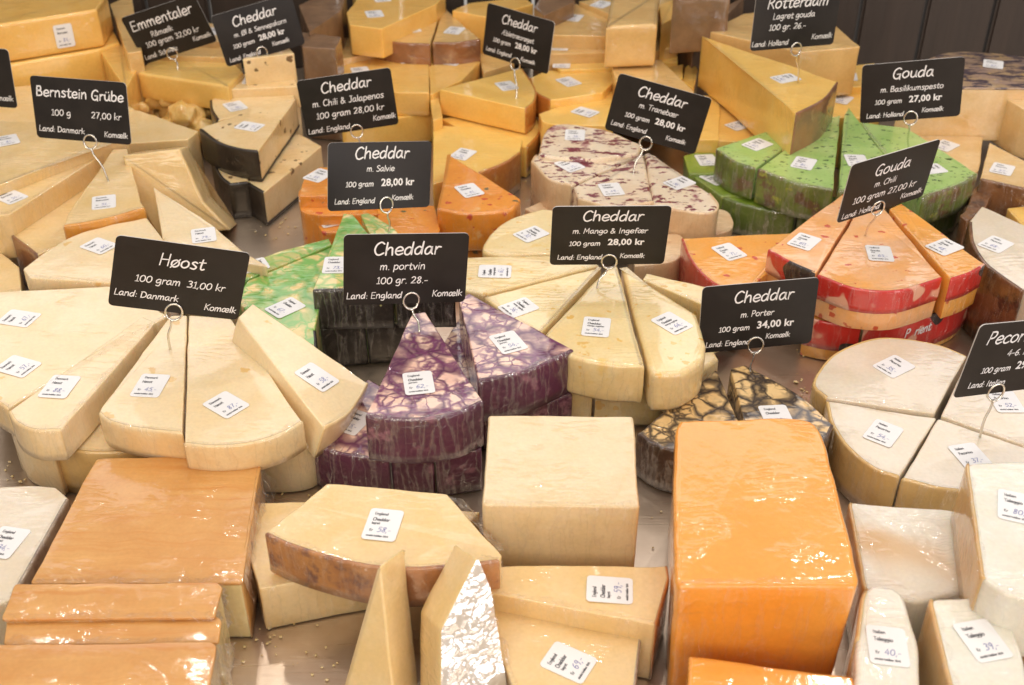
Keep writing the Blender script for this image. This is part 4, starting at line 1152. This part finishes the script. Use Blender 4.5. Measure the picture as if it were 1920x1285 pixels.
l2 = P('lower chili gouda wedge sweeping right with bright red rind', 'gouda', .035, 0, '1621,610r 1690,606rs 1742,592rs 1806,564rs 1843,518 1800,500 1640,540', GO, rind='redband', rd=.85, thick=.001)

rind_text(l2, 'P  rient', 1700, 606, .035, .0075, .0135)
# ================================================================== sage marbled cheddar
GS = 'green-marbled sage cheddar wedges'
P('rear sage cheddar wedge, green marbling, sticker hidden by big sign', 'sage', .056, .02, '430,506 520,472 617,446 624,459 464,523 440,530', GS, st=[(472, 500, .5, .8, 'E')])
P('front sage cheddar wedge with sticker above the pale fan', 'sage', .055, .004, '464,527 622,463 604,540 590,620r 592,652 520,640 440,560', GS, rind='blackrind', wrap='film', st=[(535, 578, .8, .5, 'E')])
P('upper sage cheddar wedge with dark rind front, left of the port sign', 'sage', .072, .037, '644,400 587,544r 735,541 700,450 662,402', GS, rind='blackrind', wrap='film', st=[(630, 498, 1, -.02, 'E')])
P('upper sage cheddar wedge behind the port wine sign', 'sage', .071, .037, '742,543r 852,541 735,425 690,398 676,402', GS, rind='blackrind', wrap='film')
P('lower sage cheddar wedge with wrinkled black rind, left one', 'sage', .036, 0, '590,616r 684,609 690,560 602,570', GS, rind='blackrind', wrap='film')
P('lower sage cheddar wedge with wrinkled black rind, right one', 'sage', .036, 0, '688,608r 812,602 800,552 694,560', GS, rind='blackrind', wrap='film')

# ================================================================== port wine cheddar
GPW = 'purple-veined port wine cheddar wedges'
W = dict(rind='portrind', thick=.0012, wrap='film')
P('front purple-veined cheddar wedge with the pin', 'port', .072, .036, '772,588 798,584 905,752r 850,776rs 770,786rs 686,779', GPW, st=[(785, 719, 1, -.1, 'P', '62')], **W)
P('large purple-veined cheddar wedge on the right', 'port', .070, .034, '860,560 880,550 1074,656r 990,694rs 897,713', GPW, st=[(953, 643, .97, -.25, 'P', '54')], **W)
P('lower purple-veined cheddar wedge at the left with sticker', 'port', .035, 0, '574,828r 640,850rs 728,862 740,740 690,712', GPW, st=[(662, 792, .95, .32, 'P', '45')], **W)
P('lower purple-veined wedge end in the middle', 'port', .033, 0, '734,860r 812,856 800,780 742,780', GPW, **W)
P('lower purple-veined wedge end beside the white block', 'port', .035, 0, '818,856r 902,842 900,770 822,780', GPW, **W)
P('lower purple-veined wedge in the gap between the two upper ones', 'port', .034, 0, '822,660 868,585 898,715 903,768r 850,774', GPW, **W)
P('lower purple-veined wedge under the large right one', 'port', .034, 0, '906,772r 1000,762rs 1072,738 1050,700 900,720', GPW, **W)

# ================================================================== mango and ginger cheddar
GMA = 'mango and ginger cheddar wedges'
P('rear left mango cheddar wedge, rounded outer side', 'mango', .060, .02, '906,470s 918,440s 955,410s 1016,391 1050,394 1060,476 940,480', GMA, st=[(996, 440, .8, .45, 'M')], bev=.003)
P('left mango cheddar wedge, sticker turned on its side', 'mango', .064, .02, '862,482 1036,478 1110,488 1124,498 905,552 870,545', GMA, st=[(928, 510, .1, -1, 'M')], bev=.002)
P('mango cheddar wedge half behind the purple one', 'mango', .066, .02, '908,557 1128,499 1012,626 960,600', GMA, st=[(972, 578, .7, .55, 'M')], bev=.002)
P('front mango cheddar wedge with the pin', 'mango', .068, .036, '1142,497 1018,628 1068,667 1100,676s 1150,684s 1209,686 1158,497', GMA, st=[(1118, 614, 1, .08, 'M', '54')], bev=.003)
P('right mango cheddar wedge with rounded corner', 'mango', .067, .034, '1165,499 1216,688 1228,702s 1280,698s 1318,672s 1324,645 1306,588 1205,522', GMA, st=[(1260, 607, .85, -.4, 'M')], bev=.004)
P('narrow mango cheddar wedge behind the porter sign', 'mango', .056, .01, '1204,524 1212,512 1330,540 1392,556 1330,577', GMA)
P('small lower mango cheddar end beside the purple cheese', 'mango', .034, 0, '1060,730 1112,727 1112,690 1070,690', GMA)
P('lower mango cheddar end with rounded side behind the white block', 'mango', .035, 0, '1116,727 1180,728s 1243,722s 1240,690 1120,680', GMA, bev=.004)
P('lower mango cheddar wedge pointing at the porter cheese', 'mango', .034, 0, '1247,726 1290,712s 1348,672 1330,640 1240,670', GMA, bev=.003)

# ================================================================== porter cheddar
GPO = 'crackle-patterned porter cheddar wedges'
P('left crackle-patterned porter cheddar wedge', 'porter', .036, 0, '1342,694 1196,812r 1240,838rs 1300,852 1386,788', GPO, rind='porterrind', wrap='film')
P('right crackle-patterned porter cheddar wedge with dark gap beside', 'porter', .040, 0, '1370,692 1397,684 1500,742s 1562,797r 1535,830rs 1420,850 1396,790', GPO, rind='porterrind', wrap='film', st=[(1456, 782, 1, -.05, 'E')])

# ================================================================== pecorino wheel
GPE = 'quarters of the cut ivory wheel'
N_ = dict(rind='pecrind', thick=.0015)
P('rear left quarter of the cut ivory wheel', 'pec', .036, 0, '1550,746r 1526,724rs 1536,696rs 1572,660rs 1650,634rs 1750,645rs 1812,668 1752,776', GPE, st=[(1676, 688, .85, .5, 'I')], **N_)
P('front left quarter of the cut ivory wheel', 'pec', .036, 0, '1550,752 1756,784 1686,894r 1640,879rs 1592,841rs 1562,797rs', GPE, st=[(1656, 813, .9, .35, 'I')], **N_)
P('front right quarter of the cut ivory wheel', 'pec', .036, 0, '1760,787 1932,843 1985,862 1985,905r 1880,920rs 1780,918rs 1691,898', GPE, st=[(1820, 857, .95, -.15, 'I')], **N_)
P('rear right quarter of the cut ivory wheel with the pin', 'pec', .036, 0, '1765,780 1816,672 1930,690 1995,740 1995,852 1934,840', GPE, st=[(1885, 754, 1, 0, 'I')], **N_)

# ================================================================== loose film
def W3(px, py, z): return at(px, py, z)
film(a1, W3(485, 866, .0465), W3(456, 1092, .0465), W3(482, 1160, .004), W3(528, 930, .012), .006, 30, 20, 1.3, 'filmflap')
film(s1, W3(408, 1098, .055), W3(402, 1158, .055), W3(428, 1180, .02), W3(424, 1106, .035), .004, 20, 14, 4.1, 'filmflap')
film(s3, W3(404, 1210, .056), W3(384, 1345, .056), W3(436, 1352, .01), W3(440, 1205, .02), .006, 26, 16, 9.2, 'filmflap')
film(a5, W3(902, 1040, .0655), W3(938, 1046, .0655), W3(944, 1082, .044), W3(912, 1088, .046), .004, 18, 14, 2.2, 'filmflap')
film(a5, W3(842, 929, .064), W3(936, 1034, .064), W3(948, 1030, .046), W3(880, 945, .046), .003, 24, 10, 5.2, 'filmflap')

nf = Vector((.42, -.80, .42)).normalized()
pf = at(894, 1046, .088) + nf * .0012
fp = lambda x, y: hit(x, y, pf, nf)
film_between(a7, [fp(892, 1050), fp(827, 1182), fp(826, 1342)], [fp(897, 1050), fp(919, 1102), fp(959, 1342)], .0008, 40, 80, 3.7, 'filmglare')
film(a9, fp(925, 1130) - nf * .004, fp(916, 1100) - nf * .003, fp(962, 1330), fp(985, 1330), .003, 8, 40, 6.1)
# crumbs on the bare steel
rnd = random.Random(3)
bm = bmesh.new()
for (x0, y0, x1, y1, k) in ((445, 1170, 640, 1280, 26), (500, 880, 600, 930, 14), (470, 400, 565, 450, 22), (1205, 930, 1240, 1200, 8), (1490, 655, 1525, 770, 22), (0, 860, 60, 905, 14), (940, 330, 1000, 380, 12)):
    for j in range(k):
        p = at(rnd.uniform(x0, x1), rnd.uniform(y0, y1), 0)
        r = rnd.uniform(.0004, .0011) * (1.6 if rnd.random() < .1 else 1)
        for v in bmesh.ops.create_icosphere(bm, subdivisions=1, radius=r)['verts']:
            v.co = Vector((v.co.x * rnd.uniform(.6, 1.5), v.co.y * rnd.uniform(.6, 1.5), v.co.z * .7)) + p + Vector((0, 0, r * .5))
me = bpy.data.meshes.new('crumbs'); bm.to_mesh(me); bm.free()
tag(link('crumbs', me, M['bern']), 'tiny cheese crumbs scattered on the bare steel counter', 'crumbs', kind='stuff')
# ================================================================== price signs
def L3(country, milk, fl=.86, fk=.86, xl=.03, xk=.97):
    return [('Land: ' + country, xl, fl, .0042, 'l'), (milk, xk, fk, .0042, 'r')]
sign('black price sign leaning right, largest in front of the pale fan', (-0.2241, 0.6528, 0.1194, -1.1, 13.1, -16.3), (326, 584), (319, 655), .066,
     [('Høost', .5, .33, .0084, 'c'), ('100 gram', .17, .60, .0048, 'l'), ('31,00 kr', .56, .60, .0048, 'l')] + L3('Danmark', 'Komælk', .83, .90))
sign('black price sign for port wine cheddar above the purple wedge', (-0.0735, 0.6756, 0.1139, 2.4, 11.7, -5.2), (771, 563), (786, 627), .072,
     [('Cheddar', .5, .29, .0090, 'c'), ('m. portvin', .47, .50, .0048, 'c'), ('100 gr. 28.-', .47, .70, .0048, 'c')] + L3('England', 'Komælk', .91, .90, .02))
sign('black price sign for mango and ginger cheddar', (0.0716, 0.7289, 0.1116, -10.0, 2.0, -0.6), (1142, 489), (1118, 543), .068,
     [('Cheddar', .51, .24, .0086, 'c'), ('m. Mango & Ingefær', .5, .45, .0047, 'c'), ('100 gram', .155, .66, .0044, 'l'), ('28,00 kr', .49, .65, .0058, 'b')] + L3('England', 'Komælk', .90, .88, .06, .82))
sign('black price sign for porter cheddar on a low pin', (0.1772, 0.6840, 0.0706, 3.8, 8.4, 0.5), (1416, 646), (1408, 715), .040,
     [('Cheddar', .53, .28, .0086, 'c'), ('m. Porter', .49, .50, .0047, 'c'), ('100 gram', .165, .70, .0044, 'l'), ('34,00 kr', .50, .69, .0060, 'b')] + L3('England', 'Komælk', .92, .86, .06, .80))
sign('black price sign for sage cheddar, centre left', (-0.1051, 0.8176, 0.1182, 11.3, 25.7, -9.1), (724, 384), (727, 436), .072,
     [('Cheddar', .51, .24, .0088, 'c'), ('m. Salvie', .50, .43, .0047, 'c'), ('100 gram', .165, .65, .0044, 'l'), ('28,00 kr', .51, .65, .0060, 'b')] + L3('England', 'Komælk', .90, .87, .06, .83))
sign('black price sign for chili and jalapeno cheddar, tilted left', (-0.1507, 0.9820, 0.1147, 4.3, 10.2, 4.8), (669, 246), (676, 285), .044,
     [('Cheddar', .50, .27, .0090, 'c'), ('m. Chili & Jalapenos', .50, .49, .0050, 'c'), ('100 gram 28,00 kr', .50, .70, .0052, 'c')] + L3('England', 'Komælk', .94, .87, .02, .98))
sign('black price sign above the amber-rinded triangle, upper left', (-0.3725, 0.9181, 0.1330, 9.4, -7.0, -1.7), (170, 266), (205, 342), .072,
     [('Bernstein Grübe', .5, .31, .0090, 'c', .92), ('100 g', .18, .61, .0050, 'l'), ('27,00 kr', .60, .61, .0050, 'l')] + L3('Danmark', 'Komælk', .88, .90))
sign('black price sign for cranberry cheddar, turned clockwise', (0.1316, 0.9595, 0.1129, 4.9, -12.0, -11.3), (1211, 268), (1186, 328), .059,
     [('Cheddar', .50, .28, .0088, 'c'), ('m. Tranebær', .50, .47, .0050, 'c'), ('100 gram', .17, .68, .0044, 'l'), ('28,00 kr', .50, .67, .0060, 'b')] + L3('England', 'Komælk', .88, .88, .05, .87))
sign('narrow-looking black price sign for smoked cheddar, top centre', (0.0060, 1.1486, 0.1201, 7.6, -36.3, -2.9), (967, 120), (968, 186), .064,
     [('Cheddar', .50, .30, .0088, 'c'), ('Æbletræsrøget', .50, .51, .0048, 'c'), ('100 gram', .14, .69, .0044, 'l'), ('28,00 kr', .48, .69, .0060, 'b')] + L3('England', 'Komælk', .90, .90, .05, .80))
sign('black price sign for pesto gouda behind the green wheel', (0.3519, 0.9454, 0.1404, 0.6, -5.5, 7.1), (1707, 221), (1706, 282), .066,
     [('Gouda', .50, .27, .0090, 'c'), ('m. Basilikumspesto', .50, .49, .0050, 'c'), ('100 gram', .14, .69, .0044, 'l'), ('27,00 kr', .48, .69, .0060, 'b')] + L3('Holland', 'Komælk', .92, .88, .06, .83))
sign('greyish price sign for chili gouda, steeply tilted', (0.2903, 0.7894, 0.1269, -8.7, 26.5, 3.1), (1645, 389), (1622, 440), .073,
     [('Gouda', .50, .33, .0090, 'c'), ('m. Chili', .46, .53, .0046, 'c'), ('100 gram 27,00 kr', .49, .73, .0052, 'c')] + L3('Holland', 'Komælk', .95, .90, .04, .96))
sign('black price sign for Swiss cheese, tilted, top left', (-0.3646, 1.1773, 0.1199, -4.3, -0.0, 17.6), (323, 100), (332, 132), .078,
     [('Emmentaler', .47, .32, .0100, 'c'), ('Råmælk', .40, .53, .0050, 'c'), ('100 gram 32,00 kr', .49, .70, .0052, 'c')] + L3('Schweiz', 'Komælk', .92, .86))
sign('grey-lit price sign for ale and mustard cheddar, top left', (-0.2642, 1.1545, 0.1266, 5.6, 22.1, 9.4), (491, 99), (512, 152), .072,
     [('Cheddar', .49, .30, .0092, 'c'), ('m. Øl & Sennepskorn', .52, .50, .0048, 'c'), ('100 gram', .14, .70, .0044, 'l'), ('28,00 kr', .47, .69, .0060, 'b')] + L3('England', 'Komælk', .93, .86, .05, .82))
sign('black price sign for aged gouda cut by the top edge', (0.2650, 1.0395, 0.1742, 0.7, 14.4, -0.4), (1492, 92), (1496, 155), .108,
     [('Rotterdam', .50, .28, .0096, 'c'), ('Lagret gouda', .47, .47, .0048, 'c'), ('100 gr. 26.-', .41, .66, .0050, 'c')] + L3('Holland', 'Komælk', .93, .87, .01, .97))
sign('black price sign for sheep cheese cut by the right edge', (0.3216, 0.5859, 0.1019, -0.2, 19.2, -6.9), (1866, 734), (1838, 818), .036,
     [('Pecorino B', .11, .28, .0086, 'l'), ('4-6. mdr.', .50, .47, .0050, 'c'), ('100 gram', .17, .68, .0044, 'l'), ('29,00 kr', .49, .67, .0060, 'b')] + L3('Italien', 'Fåremælk', .88, .90, .10, .97))
sign('black price sign mostly beyond the left edge', (-0.4902, 0.9702, 0.1452, 3.4, -3.0, -3.4), (-55, 190), (-50, 250), .078,
     [('100 gr. 28.-', .50, .66, .0050, 'c')] + L3('Danmark', 'Komælk', .90, .88))
